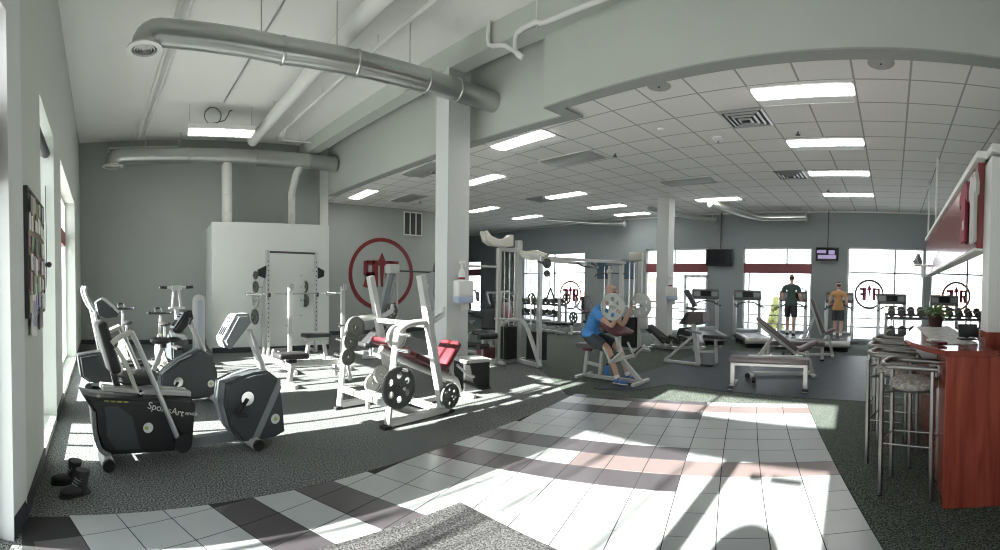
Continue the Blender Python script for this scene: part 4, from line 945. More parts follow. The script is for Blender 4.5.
P1(t, 'base_bar', W_, lambda b: (b.beam((0.02, 0.5, 0.05), (1.33, 0.5, 0.05), 0.07, 0.07),))
for x, s in ((0.02, -1), (1.33, 1)):
    P1(t, 'strap', 'rubber_black', lambda b: b.prism([(x+s*0.04, 2.12), (x+s*0.25, 2.02), (x+s*0.24, 1.88), (x+s*0.06, 1.82)], -0.02, 0.04, 'xz', bevel=0.01))
    for z in (1.90, 1.62, 1.28, 0.90):
        P1(t, 'plate_peg', 'chrome', lambda b: b.cyl((x+0.10, 0.43, z), (x-0.20, 0.43, z), 0.022, seg=12))
for k_, (l, y, z, rad, m, lb) in enumerate([(-0.10, 0.43, 1.90, 0.10, 'iron_plate', 'topmost small plate on the left post of the power rack'), (-0.10, 0.43, 1.62, 0.14, 'iron_plate', 'second plate from the top on the left post of the power rack'),
        (-0.10, 0.43, 1.28, 0.17, 'grey_plate', 'pale plate third from the top on the left post of the power rack'), (-0.12, 0.43, 0.90, 0.19, 'iron_plate', 'lowest plate on the left post of the power rack'),
        (1.26, 0.43, 1.62, 0.16, 'iron_plate', 'upper plate on the right post of the power rack'), (1.24, 0.36, 1.28, 0.17, 'iron_plate', 'lower plate on the right post of the power rack')]):
    x, y_ = loc2world(RO, RH, l, y); weight_plate(lb, x, y_, z, RH, rad, 5 if rad > 0.12 else 0, m, 0.05, 'plates on the power rack')
x, y_ = loc2world(RO, RH, 0.74, -0.075); barbell('long barbell resting in the power rack hooks', x, y_, 1.455, RH, 2.62, 0.015, 0.42, 0.028)
# toothed storage base in front of the rack
t = thing('plate_storage', 'low white toothed rail on the floor in front of the power rack', 'storage rail', -10.27, 2.14, 12)
P1(t, 'rail', W_, lambda b: (b.beam((0, 0, 0.05), (1.42, 0, 0.05), 0.07, 0.08), b.beam((0, 0.3, 0.05), (1.42, 0.3, 0.05), 0.07, 0.08)))
for k_ in range(6): P1(t, 'tooth', W_, lambda b: b.beam((0.05+0.25*k_, 0, 0.06), (0.05+0.25*k_, 0.04, 0.26), 0.055, 0.055))
P1(t, 'cross_bar', W_, lambda b: [b.beam((x_, 0, 0.05), (x_, 0.3, 0.05), 0.06, 0.06) for x_ in (0.05, 1.38)])

# squat stand with the short black bench before it
SO, SH = (-8.5, 2.32), 93.5
t = thing('squat_stand', 'pair of white squat uprights in front of the power rack', 'squat stand', SO[0], SO[1], SH)
for x in (0.0, 1.11):
    P1(t, 'upright', W_, lambda b: b.beam((x, 0, 0), (x, 0, 1.64), 0.075, 0.075))
    P1(t, 'bar_cup', S_, lambda b: (b.box((x, -0.06, 1.58), (0.07, 0.12, 0.03)), b.box((x, -0.11, 1.64), (0.07, 0.02, 0.10))))
    P1(t, 'foot_bar', W_, lambda b: b.beam((x, -0.35, 0.04), (x, 0.4, 0.04), 0.07, 0.07))
    P1(t, 'peg', 'chrome', lambda b: b.cyl((x, 0, 0.86), (x, 0.24, 0.88), 0.022, seg=12))
P1(t, 'cross_beam', W_, lambda b: b.beam((0, 0.36, 0.05), (1.11, 0.36, 0.05), 0.07, 0.07))
t = thing('flat_bench', 'low flat bench with a short black pad end, by the squat uprights', 'bench', -7.30, 1.98, 101)
pad(t, 'seat_pad', B_, (-0.24, 0, 0.52), (0.30, 0, 0.50), 0.32, 0.10, 0.03)
P1(t, 'main_beam', W_, lambda b: b.beam((0.0, 0, 0.38), (1.12, 0, 0.33), 0.08, 0.09))
P1(t, 'front_leg', W_, lambda b: b.beam((0.06, 0, 0.36), (0.0, 0, 0.05), 0.08, 0.07, up=(0, 1, 0)))
P1(t, 'front_foot', W_, lambda b: b.beam((0.0, -0.27, 0.04), (0.0, 0.27, 0.04), 0.07, 0.06))
P1(t, 'rear_leg', W_, lambda b: (b.beam((1.0, -0.2, 0.34), (1.05, -0.24, 0.04), 0.06, 0.06, up=(0, 1, 0)), b.beam((1.0, 0.2, 0.34), (1.05, 0.24, 0.04), 0.06, 0.06, up=(0, 1, 0)), b.beam((1.0, -0.22, 0.33), (1.0, 0.22, 0.33), 0.06, 0.06)))
P1(t, 'pad_post', 'black_plastic', lambda b: b.box((0.04, 0, 0.43), (0.16, 0.12, 0.10), bevel=0.02))
t = thing('utility_bench', 'short padded bench standing inside the power rack', 'bench', -9.75, 3.20, 100)
pad(t, 'seat_pad', B_, (-0.25, 0, 0.55), (0.40, 0, 0.55), 0.30, 0.09, 0.03)
P1(t, 'bench_frame', W_, lambda b: (b.beam((-0.2, 0, 0.46), (0.35, 0, 0.46), 0.07, 0.07), b.beam((-0.1, 0, 0.44), (-0.18, 0, 0.05), 0.07, 0.07, up=(0, 1, 0)), b.beam((0.25, 0, 0.44), (0.33, 0, 0.05), 0.07, 0.07, up=(0, 1, 0))))
P1(t, 'floor_bar', W_, lambda b: (b.beam((-0.18, -0.22, 0.035), (-0.18, 0.22, 0.035), 0.06, 0.05), b.beam((0.33, -0.22, 0.035), (0.33, 0.22, 0.035), 0.06, 0.05)))

# olympic incline bench with plates, the big white machine
IO, IH = (-5.44, 3.27), 101.5
t = thing('incline_press_bench', 'big white incline press bench with plates and a maroon pad', 'incline bench', IO[0], IO[1], IH)
for s in (-1, 1):
    y = -s*0.52 if False else s*0.52
    P1(t, 'upright', W_, lambda b: b.beam((0.0, y, 0.05), (-0.41, y, 1.80), 0.085, 0.10, up=(0, 1, 0)))
    P1(t, 'bar_cup', S_, lambda b: (b.beam((-0.20, y, 1.22), (-0.02, y, 1.30), 0.06, 0.05, up=(0, 1, 0)), b.beam((-0.02, y, 1.27), (0.0, y, 1.40), 0.05, 0.03, up=(0, 1, 0)), b.cyl((-0.37, y-0.05, 1.62), (-0.37, y+0.05, 1.62), 0.018)))
    st = P1(t, 'storage_arm', W_, lambda b: b.tube([(-0.30, y, 1.22), (-0.58, y, 1.21), (-0.74, y, 1.15), (-0.80, y, 1.02), (-0.92, y, 0.05)], 0.042, 12, 4))
    for z, l in ((1.10, -0.77), (0.92, -0.81), (0.71, -0.84), (0.50, -0.87)):
        P1(st, 'plate_peg', 'chrome', lambda b: b.cyl((l, y, z), (l, y+s*0.24, z), 0.022, seg=12))
    P1(t, 'side_rail', W_, lambda b: b.beam((-0.92, y, 0.06), (0.10, y, 0.06), 0.08, 0.08))
    P1(t, 'foot_cap', 'rubber_black', lambda b: (b.box((-0.95, y, 0.02), (0.10, 0.10, 0.04)), b.box((0.13, y, 0.02), (0.10, 0.10, 0.04))))
    P1(t, 'low_peg', 'chrome', lambda b: b.cyl((0.0, y, 0.26), (0.0, y+s*0.22, 0.26), 0.022, seg=12))
P1(t, 'cross_beam', W_, lambda b: (b.beam((-0.90, -0.52, 0.28), (-0.90, 0.52, 0.28), 0.07, 0.07), b.beam((0.0, -0.52, 0.06), (0.0, 0.52, 0.06), 0.08, 0.08), b.beam((-0.30, -0.52, 1.18), (-0.30, 0.52, 1.18), 0.06, 0.06)))
P1(t, 'step_plate', W_, lambda b: (b.box((-0.72, 0.12, 0.24), (0.30, 0.42, 0.03)), b.beam((-0.60, 0.30, 0.0), (-0.60, 0.30, 0.24), 0.05, 0.05)))
P1(t, 'spine', W_, lambda b: (b.tube([(-0.62, 0.0, 0.86), (-0.1, 0.0, 0.60), (0.55, 0.0, 0.34), (0.80, 0.0, 0.26), (0.90, 0.0, 0.04)], 0.045, 12, 4), b.beam((0.0, 0, 0.06), (0.92, 0, 0.05), 0.08, 0.07)))
pad(t, 'back_pad', 'maroon_vinyl', (-0.66, 0.0, 0.97), (-0.14, 0.0, 0.74), 0.34, 0.09)
pad(t, 'lower_back_pad', 'dark_maroon_vinyl', (-0.12, 0.0, 0.73), (0.50, 0.0, 0.44), 0.34, 0.09)
pad(t, 'seat_pad', 'maroon_vinyl', (0.42, 0.0, 0.50), (0.72, 0.0, 0.84), 0.36, 0.11)
P1(t, 'seat_post', W_, lambda b: (b.beam((0.62, 0, 0.66), (0.76, 0, 0.24), 0.06, 0.06, up=(0, 1, 0)), b.tube([(0.66, -0.16, 0.52), (0.9, -0.18, 0.34), (1.02, -0.18, 0.30)], 0.02, 8, 3)))
P1(t, 'floor_foot', W_, lambda b: b.beam((0.90, -0.3, 0.035), (0.90, 0.3, 0.035), 0.07, 0.06))
def iplate(lb, l, y, z, r, m='iron_plate', holes=6):
    x, y_ = loc2world(IO, IH, l, y); return weight_plate(lb, x, y_, z, IH+90, r, holes, m, 0.05, 'plates on the incline bench')
iplate('largest dark six-hole plate, low on the near arm of the incline bench', -0.87, -0.66, 0.50, 0.245, 'iron_plate')
iplate('medium dark plate low on the near upright of the incline bench', 0.0, -0.64, 0.26, 0.165, 'iron_plate')
iplate('small top plate of three on the far arm of the incline bench', -0.72, 0.44, 1.10, 0.15, 'iron_plate', 0)
iplate('small middle plate of three on the far arm of the incline bench', -0.80, 0.44, 0.92, 0.12, 'iron_plate', 0)
iplate('small lowest plate of three on the far arm of the incline bench', -0.84, 0.44, 0.71, 0.115, 'iron_plate', 0)
iplate('plain grey plate behind the curved near arm of the incline bench', -0.66, -0.36, 1.04, 0.15, 'grey_plate', 0)
iplate('grey plate behind the largest plate, inside the incline bench', -0.30, 0.40, 0.42, 0.13, 'grey_plate', 0)
iplate('half-hidden grey plate left of the largest plate', -0.42, 0.44, 0.30, 0.14, 'grey_plate', 0)

# plate-loaded press and smith frame before the ring sign
t = thing('angled_press_machine', 'grey angled press machine with a white head before the ring sign', 'press machine', -9.75, 5.12, 95)
P1(t, 'leaning_post', 'machine_grey', lambda b: (b.beam((-0.45, 0, 0.1), (0.02, 0, 2.0), 0.14, 0.12, up=(0, 1, 0)), b.beam((-0.35, -0.12, 0.1), (0.06, -0.12, 1.9), 0.05, 0.06, up=(0, 1, 0))))
P1(t, 'head_block', W_, lambda b: b.box((0.06, 0, 2.06), (0.28, 0.24, 0.22), bevel=0.03))
P1(t, 'guide_post', W_, lambda b: b.beam((0.22, 0, 0.05), (0.18, 0, 2.0), 0.05, 0.05))
P1(t, 'top_bar', 'dark_metal', lambda b: b.cyl((0.10, 0.0, 2.02), (1.7, 0.0, 2.0), 0.022, seg=12))
P1(t, 'lower_bar', 'dark_metal', lambda b: b.cyl((-0.35, 0.0, 0.62), (1.7, 0, 0.66), 0.02, seg=12))
pad(t, 'back_pad', B_, (-0.40, -0.30, 0.75), (-0.85, -0.30, 0.35), 0.34, 0.10); pad(t, 'seat_pad', B_, (-0.95, -0.3, 0.35), (-0.55, -0.3, 0.30), 0.34, 0.10)
P1(t, 'base', W_, lambda b: (b.beam((-0.9, -0.3, 0.05), (0.5, -0.3, 0.05), 0.08, 0.07), b.beam((-0.5, -0.5, 0.05), (-0.5, 0.4, 0.05), 0.08, 0.07), b.beam((0.3, -0.5, 0.05), (0.3, 0.4, 0.05), 0.08, 0.07), b.beam((-0.7, -0.3, 0.05), (-0.7, -0.3, 0.3), 0.06, 0.06)))
P1(t, 'plate_horn', 'chrome', lambda b: b.cyl((-0.12, -0.05, 1.06), (-0.12, -0.40, 1.06), 0.022, seg=12))
x, y_ = loc2world((-9.75, 5.12), 95, -0.12, -0.22); weight_plate('dark plate on the grey angled press before the ring sign', x, y_, 1.06, 185, 0.19, 6, 'iron_plate')
t = thing('grey_cable_column', 'leaning grey machine column half hidden by the near column', 'cable machine', -8.3, 5.50, 95)
P1(t, 'shroud', 'machine_grey', lambda b: b.prism([(-0.05, 0.1), (0.25, 0.1), (0.30, 1.85), (0.15, 2.0), (-0.15, 1.95), (-0.18, 1.5), (0.0, 0.8)], -0.12, 0.12, 'xz', bevel=0.03))
P1(t, 'top_arm', 'dark_metal', lambda b: b.tube([(-0.08, 0, 1.92), (-0.06, 0, 2.12), (0.05, 0, 2.18), (0.3, 0, 2.18)], 0.03, 10, 3))
P1(t, 'base', W_, lambda b: (b.beam((-0.5, 0, 0.05), (0.6, 0, 0.05), 0.08, 0.07), b.beam((-0.4, -0.3, 0.05), (-0.4, 0.3, 0.05), 0.07, 0.06)))
P1(t, 'handle', 'machine_silver', lambda b: b.tube([(-0.1, -0.14, 1.2), (-0.28, -0.2, 1.05), (-0.2, -0.25, 0.9)], 0.02, 8, 3))

# plyometric box by the column
t = thing('plyo_box', 'black box with a pale top beside the near column', 'box', -5.98, 4.66, 80)
P1(t, 'box_body', 'rubber_black', lambda b: b.box((0, 0, 0.22), (0.46, 0.42, 0.44), bevel=0.015)); P1(t, 'box_top', 'machine_white', lambda b: b.box((0, 0, 0.465), (0.5, 0.46, 0.05), bevel=0.01))
P1(t, 'rubber_edge', 'dark_metal', lambda b: b.box((0, 0, 0.015), (0.48, 0.44, 0.03)))

# ================================================================= CABLE TOWERS
TO = (-7.42, 6.11)
tower = t = thing('cable_tower', 'tall white multi-station cable tower right of the near column', 'cable machine', TO[0], TO[1], 87)
P1(t, 'upright', W_, lambda b: b.beam((0.36, 0, 0), (0.36, 0, 2.48), 0.09, 0.08)); P1(t, 'main_upright', W_, lambda b: b.beam((0.91, 0, 0), (0.91, 0, 2.68), 0.13, 0.12))
P1(t, 'side_upright', S_, lambda b: b.beam((0.78, -0.84, 0), (0.78, -0.84, 2.30), 0.09, 0.08))
for dx in (0.52, 0.66, 0.80):
    P1(t, 'guide_rod', 'chrome', lambda b: b.cyl((dx, 0.0, 0.1), (dx, 0.0, 2.40), 0.014, seg=10))
for dy in (-0.28, -0.55): P1(t, 'guide_rod', 'chrome', lambda b: b.cyl((1.08, dy, 0.1), (1.0, dy, 2.28), 0.014, seg=10))
P1(t, 'weight_stack', 'rubber_black', lambda b: (b.box((0.66, 0.0, 0.453), (0.280, 0.180, 0.695)), [b.box((0.66, 0.0, 0.12+0.047*k_), (0.30, 0.20, 0.040)) for k_ in range(15)]), False)
P1(t, 'weight_stack', 'rubber_black', lambda b: (b.box((1.10, -0.42, 0.405), (0.200, 0.400, 0.601)), [b.box((1.10, -0.42, 0.12+0.047*k_), (0.22, 0.42, 0.040)) for k_ in range(13)]), False)
P1(t, 'curved_brace', W_, lambda b: b.tube([(0.72, 0.42, 0.72), (0.74, 0.28, 0.86), (0.80, -0.04, 0.95), (0.80, -0.40, 0.84), (0.74, -0.92, 0.04)], 0.045, 12, 5))
P1(t, 'base', W_, lambda b: (b.beam((0.1, 0, 0.05), (1.1, 0, 0.05), 0.09, 0.08), b.beam((0.91, 0.1, 0.05), (0.78, -0.90, 0.05), 0.09, 0.08), b.beam((0.36, -0.25, 0.05), (0.36, 0.3, 0.05), 0.08, 0.07)))
P1(t, 'pulley_arm', 'machine_beige', lambda b: b.prism([(-0.10, 2.80), (0.0, 2.82), (0.10, 2.72), (0.30, 2.66), (0.52, 2.70), (0.62, 2.78), (0.70, 2.78), (0.70, 2.54), (0.50, 2.50), (0.10, 2.52), (-0.04, 2.60)], -0.09, 0.09, 'xz', bevel=0.02))
P1(t, 'pulley_cover', 'machine_beige', lambda b: b.prism([(-0.12, 2.46), (-0.3, 2.42), (-0.62, 2.44), (-0.95, 2.34), (-0.9, 2.22), (-0.4, 2.24), (-0.2, 2.30)], 0.80, 0.94, 'yz', bevel=0.02))
P1(t, 'top_beam', W_, lambda b: (b.beam((0.36, 0, 2.46), (0.91, 0, 2.46), 0.08, 0.08), b.beam((0.91, 0, 2.40), (0.78, -0.84, 2.28), 0.08, 0.08)))
P1(t, 'long_bar', W_, lambda b: (b.cyl((-0.55, 0.05, 2.08), (0.36, 0.0, 2.08), 0.022), b.cyl((0.3, 0.05, 0.98), (1.05, -0.9, 0.98), 0.02)))
pl = P1(t, 'pulley', 'black_plastic', lambda b: (b.lathe([(0.02, -0.02), (0.10, -0.02), (0.085, 0), (0.10, 0.02), (0.02, 0.02), (0.02, -0.02)], (0.70, -1.12, 2.14), 'y', 22), b.lathe([(0.02, -0.02), (0.07, -0.02), (0.06, 0), (0.07, 0.02), (0.02, 0.02), (0.02, -0.02)], (0.70, -1.12, 1.94), 'y', 22), b.beam((0.70, -0.85, 2.2), (0.70, -1.16, 2.1), 0.05, 0.04)))
P1(pl, 'cable', 'dark_metal', lambda b: b.cyl((0.70, -1.2, 1.94), (0.70, -1.2, 1.66), 0.008, seg=8))
P1(t, 'row_seat', 'dark_maroon_vinyl', lambda b: (b.box((0.10, 0.08, 0.27), (0.30, 0.30, 0.26), bevel=0.03),))
P1(t, 'leg_pad', B_, lambda b: (b.cyl((-0.15, -0.02, 0.62), (0.30, -0.02, 0.62), 0.06, seg=14), b.cyl((-0.2, -0.06, 0.42), (0.05, -0.06, 0.42), 0.06, seg=14)))
P1(t, 'seat_post', W_, lambda b: (b.beam((-0.02, 0, 0.06), (-0.02, 0, 0.66), 0.06, 0.06), b.beam((-0.3, 0, 0.06), (0.4, 0, 0.06), 0.07, 0.06), b.beam((-0.02, 0, 0.55), (0.3, 0, 0.55), 0.05, 0.05)))
hx, hy = loc2world(TO, 87, 0.70, -1.23)
t = thing('rope_attachment', 'black triangular rope handle hanging from the cable tower', 'handle', hx, hy, -6, 1.40)
P1(t, 'strap', 'rubber_black', lambda b: (b.tube([(0, 0, 0.26), (-0.10, 0, 0.06), (-0.16, 0, 0.02)], 0.016, 8, 2), b.tube([(0, 0, 0.26), (0.10, 0, 0.06), (0.16, 0, 0.02)], 0.016, 8, 2)))
P1(t, 'rope_end', 'rubber_black', lambda b: (b.sphere((-0.16, 0, 0.02), 0.035), b.sphere((0.16, 0, 0.02), 0.035)))
TI = (Matrix.Translation((TO[0], TO[1], 0)) @ RZ(R(87))).inverted() @ Matrix.Translation((-6.65, 6.95, 2.27)) @ RZ(R(88))
P1(tower, 'crossover_beam', W_, lambda b: (b.beam((0, 0, 0), (3.55, 0.36, 0.10), 0.10, 0.07), b.beam((0, -0.06, -0.05), (1.6, 0.1, -0.04), 0.06, 0.06), b.xform(TI)))
P1(tower, 'grip_bar', 'dark_metal', lambda b: (b.tube([(1.2, 0.06, -0.03), (1.25, -0.15, -0.12), (1.8, -0.10, -0.12), (1.85, 0.14, -0.02)], 0.02, 10, 3), b.xform(TI)))
t = thing('lat_pulldown', 'white lat pulldown tower behind the seated man in blue', 'cable machine', -6.9, 10.45, 0)
P1(t, 'upright', W_, lambda b: (b.beam((-0.04, 0, 0), (-0.04, 0, 2.46), 0.11, 0.09), b.beam((0.56, 0, 0), (0.56, 0, 2.40), 0.09, 0.09)))
P1(t, 'guide_rod', 'chrome', lambda b: (b.cyl((0.21, 0, 0.1), (0.21, 0, 2.36), 0.018), b.cyl((0.36, 0, 0.1), (0.36, 0, 2.36), 0.018), b.cyl((-0.62, 0, 1.0), (-0.62, 0, 2.26), 0.014)))
P1(t, 'roller_post', W_, lambda b: (b.cyl((-0.44, 0, 0.6), (-0.44, 0, 2.28), 0.05), b.sphere((-0.44, 0, 2.12), 0.085)))
P1(t, 'weight_stack', 'rubber_black', lambda b: (b.box((0.28, 0.0, 0.500), (0.400, 0.200, 0.789)), [b.box((0.28, 0.0, 0.12+0.047*k_), (0.42, 0.22, 0.040)) for k_ in range(17)]), False)
P1(t, 'pulley_cover', 'machine_beige', lambda b: (b.box((0.42, 0, 2.52), (0.40, 0.16, 0.22), bevel=0.03),))
P1(t, 'top_beam', 'machine_grey', lambda b: (b.box((-0.26, 0, 2.38), (0.54, 0.18, 0.16), bevel=0.03), b.beam((-0.3, 0, 2.44), (0.6, 0, 2.42), 0.08, 0.08)))
P1(t, 'lat_bar', 'dark_metal', lambda b: b.tube([(-0.95, 0.0, 1.98), (-0.85, 0, 2.06), (-0.44, 0, 2.08), (0.1, 0, 2.06)], 0.018, 8, 2))
P1(t, 'shroud', W_, lambda b: b.box((0.66, 0, 0.78), (0.26, 0.14, 0.34), bevel=0.02))
P1(t, 'base', W_, lambda b: (b.beam((-0.6, 0, 0.05), (0.9, 0, 0.05), 0.09, 0.08), b.beam((0.56, -0.4, 0.05), (0.56, 0.4, 0.05), 0.08, 0.07)))
P1(t, 'seat_pad', B_, lambda b: b.box((-0.42, -0.3, 0.5), (0.34, 0.34, 0.09), bevel=0.03)); P1(t, 'thigh_roller', B_, lambda b: b.cyl((-0.7, -0.2, 0.78), (-0.1, -0.2, 0.78), 0.07))

# ================================================================= PEOPLE
def skin_mesh(chains, root=0, sub=2):
    """chains: list of polylines [(x,y,z,r),...]; shared points weld, so limbs join smoothly"""
    vs, idx, es, rs = [], {}, set(), []
    for ch in chains:
        prev = None
        for x, y, z, r in ch:
            k_ = (round(x, 4), round(y, 4), round(z, 4))
            if k_ not in idx: idx[k_] = len(vs); vs.append((x, y, z)); rs.append(r)
            i = idx[k_]
            if prev is not None and prev != i: es.add((min(prev, i), max(prev, i)))
            prev = i
    me = bpy.data.meshes.new('skin'); me.from_pydata(vs, list(es), [])
    o = bpy.data.objects.new('skin', me); COL.objects.link(o)
    md = o.modifiers.new('s', 'SKIN'); md.use_smooth_shade = True; md.branch_smoothing = 0.6
    sv = me.skin_vertices[0].data
    for i, r in enumerate(rs): sv[i].radius = (r, r)
    sv[root].use_root = True
    sb = o.modifiers.new('u', 'SUBSURF'); sb.levels = sub; sb.render_levels = sub
    dg = bpy.context.evaluated_depsgraph_get(); m2 = bpy.data.meshes.new_from_object(o.evaluated_get(dg))
    bpy.data.objects.remove(o); return m2
def add_mesh(b, me, m=None, mi=0):
    if m is not None: me.transform(m)
    n0 = len(b.bm.faces); b.bm.from_mesh(me); b.bm.faces.ensure_lookup_table()
    for f in b.bm.faces[n0:]: f.material_index = mi; f.smooth = True
    bpy.data.meshes.remove(me)
def hand(chains, wrist, palm, fdir, side, curl, s=1.0, thumb=None):
    """palm chain plus five fingers: fdir points along the fingers, side across the palm, curl the way they close"""
    f, sd, c = Vector(fdir).normalized(), Vector(side).normalized(), Vector(curl).normalized(); p = Vector(palm)
    for k_, (off, ln, r) in enumerate(((-0.036, 0.062, 0.0088), (-0.012, 0.074, 0.0095), (0.012, 0.078, 0.0098), (0.035, 0.070, 0.0092))):
        a = p+sd*off*s+f*0.035*s; b_ = a+f*ln*0.45*s+c*0.012*s; d = b_+f*ln*0.10*s+c*ln*0.45*s; e = d-f*ln*0.25*s+c*ln*0.22*s
        chains.append([(p.x, p.y, p.z, 0.034*s), (*a, 0.013*s), (*b_, r*s), (*d, r*0.95*s), (*e, r*0.8*s)])
    t0 = p-f*0.02*s+sd*0.045*s; t1 = t0+(f*0.5+sd*0.5+c*0.5).normalized()*0.04*s; t2 = t1+(f*0.6+c*0.8).normalized()*0.035*s
    chains.append([(p.x, p.y, p.z, 0.034*s), (*t0, 0.017*s), (*t1, 0.0115*s), (*t2, 0.0095*s)])
def head_into(b, c, fwd_yaw, pitch, s, skin_i=0):
    """skull, jaw, nose, ears, brow as skin; returns the matrix for eyes, mouth and hair"""
    m = Matrix.Translation(c) @ RZ(fwd_yaw) @ RY(pitch)
    pts = [[(-0.015*s, 0, -0.13*s, 0.056*s), (0.0, 0, -0.07*s, 0.072*s), (0.008*s, 0, 0.0, 0.088*s), (-0.008*s, 0, 0.055*s, 0.084*s), (-0.012*s, 0, 0.085*s, 0.062*s)],
           [(0.0, 0, -0.07*s, 0.072*s), (0.055*s, 0, -0.088*s, 0.036*s), (0.07*s, 0, -0.092*s, 0.022*s)]]
    add_mesh(b, skin_mesh(pts), m, skin_i)
    for cc, r, sc in (((0.098*s, 0, -0.018*s), 0.019*s, (1.1, 0.75, 1.5)), ((0.092*s, 0, 0.012*s), 0.012*s, (0.9, 0.7, 1.8)), ((0.0, 0.090*s, -0.012*s), 0.026*s, (0.7, 0.35, 1.15)), ((0.0, -0.090*s, -0.012*s), 0.026*s, (0.7, 0.35, 1.15)),
                      ((0.078*s, 0.032*s, 0.028*s), 0.016*s, (0.7, 1.5, 0.6)), ((0.078*s, -0.032*s, 0.028*s), 0.016*s, (0.7, 1.5, 0.6))):
        o = bmesh.ops.create_uvsphere(b.bm, u_segments=12, v_segments=8, radius=r, matrix=m @ Matrix.Translation(cc) @ Matrix.Diagonal((*sc, 1)))
        for f in set(f for v in o['verts'] for f in v.link_faces): f.material_index = skin_i
    return m
def face_parts(root, m, s, hair_m, hair):
    P1(root, 'eye', 'eye_dark', lambda b: b.sphere(m @ Vector((0.083*s, 0.033*s, 0.006*s)), 0.011*s, (0.8, 1.3, 0.8), 10)); P1(root, 'eye', 'eye_dark', lambda b: b.sphere(m @ Vector((0.083*s, -0.033*s, 0.006*s)), 0.011*s, (0.8, 1.3, 0.8), 10))
    def lips(b): b.sphere((0.086*s, 0, -0.062*s), 0.012*s, (0.6, 2.0, 0.55), 12); b.xform(m)
    P1(root, 'mouth', 'lip', lips)
    def hr(b):
        if hair == 'stubble': add_mesh(b, skin_mesh([[(-0.022*s, 0, -0.05*s, 0.066*s), (-0.012*s, 0, 0.02*s, 0.0885*s), (-0.016*s, 0, 0.06*s, 0.083*s), (-0.018*s, 0, 0.084*s, 0.064*s)]]), m)
        else: add_mesh(b, skin_mesh([[(-0.045*s, 0, -0.06*s, 0.058*s), (-0.022*s, 0, 0.01*s, 0.092*s), (-0.012*s, 0, 0.065*s, 0.09*s), (0.0, 0, 0.10*s, 0.066*s)], [(-0.012*s, 0, 0.065*s, 0.09*s), (0.055*s, 0, 0.075*s, 0.05*s)]]), m)
    P1(root, 'hair', hair_m, hr)
def clothe(root, body, name, m, planes, offs, test=None):
    """garment cut from the body surface by planes (point, normal; the side the normal points away from is kept) and let out by offs"""
    bm = bmesh.new(); bm.from_mesh(body.data)
    for co, no in planes:
        bmesh.ops.bisect_plane(bm, geom=bm.verts[:]+bm.edges[:]+bm.faces[:], plane_co=co, plane_no=no, dist=1e-5)
    bad = []
    for f in bm.faces:
        c = f.calc_center_median()
        if any((c-Vector(co)).dot(Vector(no)) > 0 for co, no in planes) or (test and not test(c)): bad.append(f)
    bmesh.ops.delete(bm, geom=bad, context='FACES')
    # keep the largest connected piece only
    bm.normal_update(); seen = set(); best = []
    for f in bm.faces:
        if f in seen: continue
        st, comp = [f], []
        seen.add(f)
        while st:
            q = st.pop(); comp.append(q)
            for e in q.edges:
                for h_ in e.link_faces:
                    if h_ not in seen: seen.add(h_); st.append(h_)
        if len(comp) > len(best): best = comp
    keep = set(best); bmesh.ops.delete(bm, geom=[f for f in bm.faces if f not in keep], context='FACES')
    bm.normal_update(); d = {v: v.normal.copy()*(offs(v.co) if callable(offs) else offs) for v in bm.verts}
    for v, q in d.items(): v.co += q
    for _ in range(2): bmesh.ops.smooth_vert(bm, verts=[v for v in bm.verts if not v.is_boundary], factor=0.35, use_axis_x=True, use_axis_y=True, use_axis_z=True)
    be = [e for e in bm.edges if e.is_boundary]
    o = bmesh.ops.extrude_edge_only(bm, edges=be); nv = [v for v in o['geom'] if isinstance(v, bmesh.types.BMVert)]
    cen = {}
    for v in nv:
        src = [e.other_vert(v) for e in v.link_edges if e.other_vert(v) in d]
        if src: v.co = v.co-d[src[0]]*0.75
    bmesh.ops.remove_doubles(bm, verts=bm.verts, dist=1e-4)
    seen = set(); best = []
    for v in bm.verts:
        if v in seen: continue
        st, comp = [v], []; seen.add(v)
        while st:
            q = st.pop(); comp.append(q)
            for e in q.link_edges:
                h_ = e.other_vert(q)
                if h_ not in seen: seen.add(h_); st.append(h_)
        if len(comp) > len(best): best = comp
    kp = set(best); bmesh.ops.delete(bm, geom=[v for v in bm.verts if v not in kp], context='VERTS')
    me = bpy.data.meshes.new(name); bm.to_mesh(me); bm.free(); me.materials.append(MATS[m])
    for p in me.polygons: p.use_smooth = True
    g = bpy.data.objects.new(name, me); COL.objects.link(g); g.parent = root; return g
def shoe(root, m_up, heel, toe, s=1.0):
    h_, t_ = Vector(heel), Vector(toe); d = (t_-h_); L = d.length; ang = math.atan2(d.y, d.x)
    M_ = Matrix.Translation((h_.x, h_.y, h_.z)) @ RZ(ang)
    def up(b):
        b.sphere((0.055*s, 0, 0.055*s), 0.062*s, (1.15, 0.78, 1.05), 16); b.sphere((L*0.62, 0, 0.045*s), 0.058*s, (1.75, 0.82, 0.72), 16); b.xform(M_)
    sh = P1(root, 'shoe', m_up, up)
    P1(sh, 'shoe_sole', 'sock_white', lambda b: (b.prism([(-0.025*s, -0.04*s), (-0.03*s, 0.04*s), (L*0.5, 0.048*s), (L*0.85, 0.046*s), (L*1.06, 0.01), (L*1.05, -0.02), (L*0.85, -0.048*s), (L*0.4, -0.042*s)], 0.0, 0.022*s, 'xy', bevel=0.005), b.xform(M_)))
    return sh

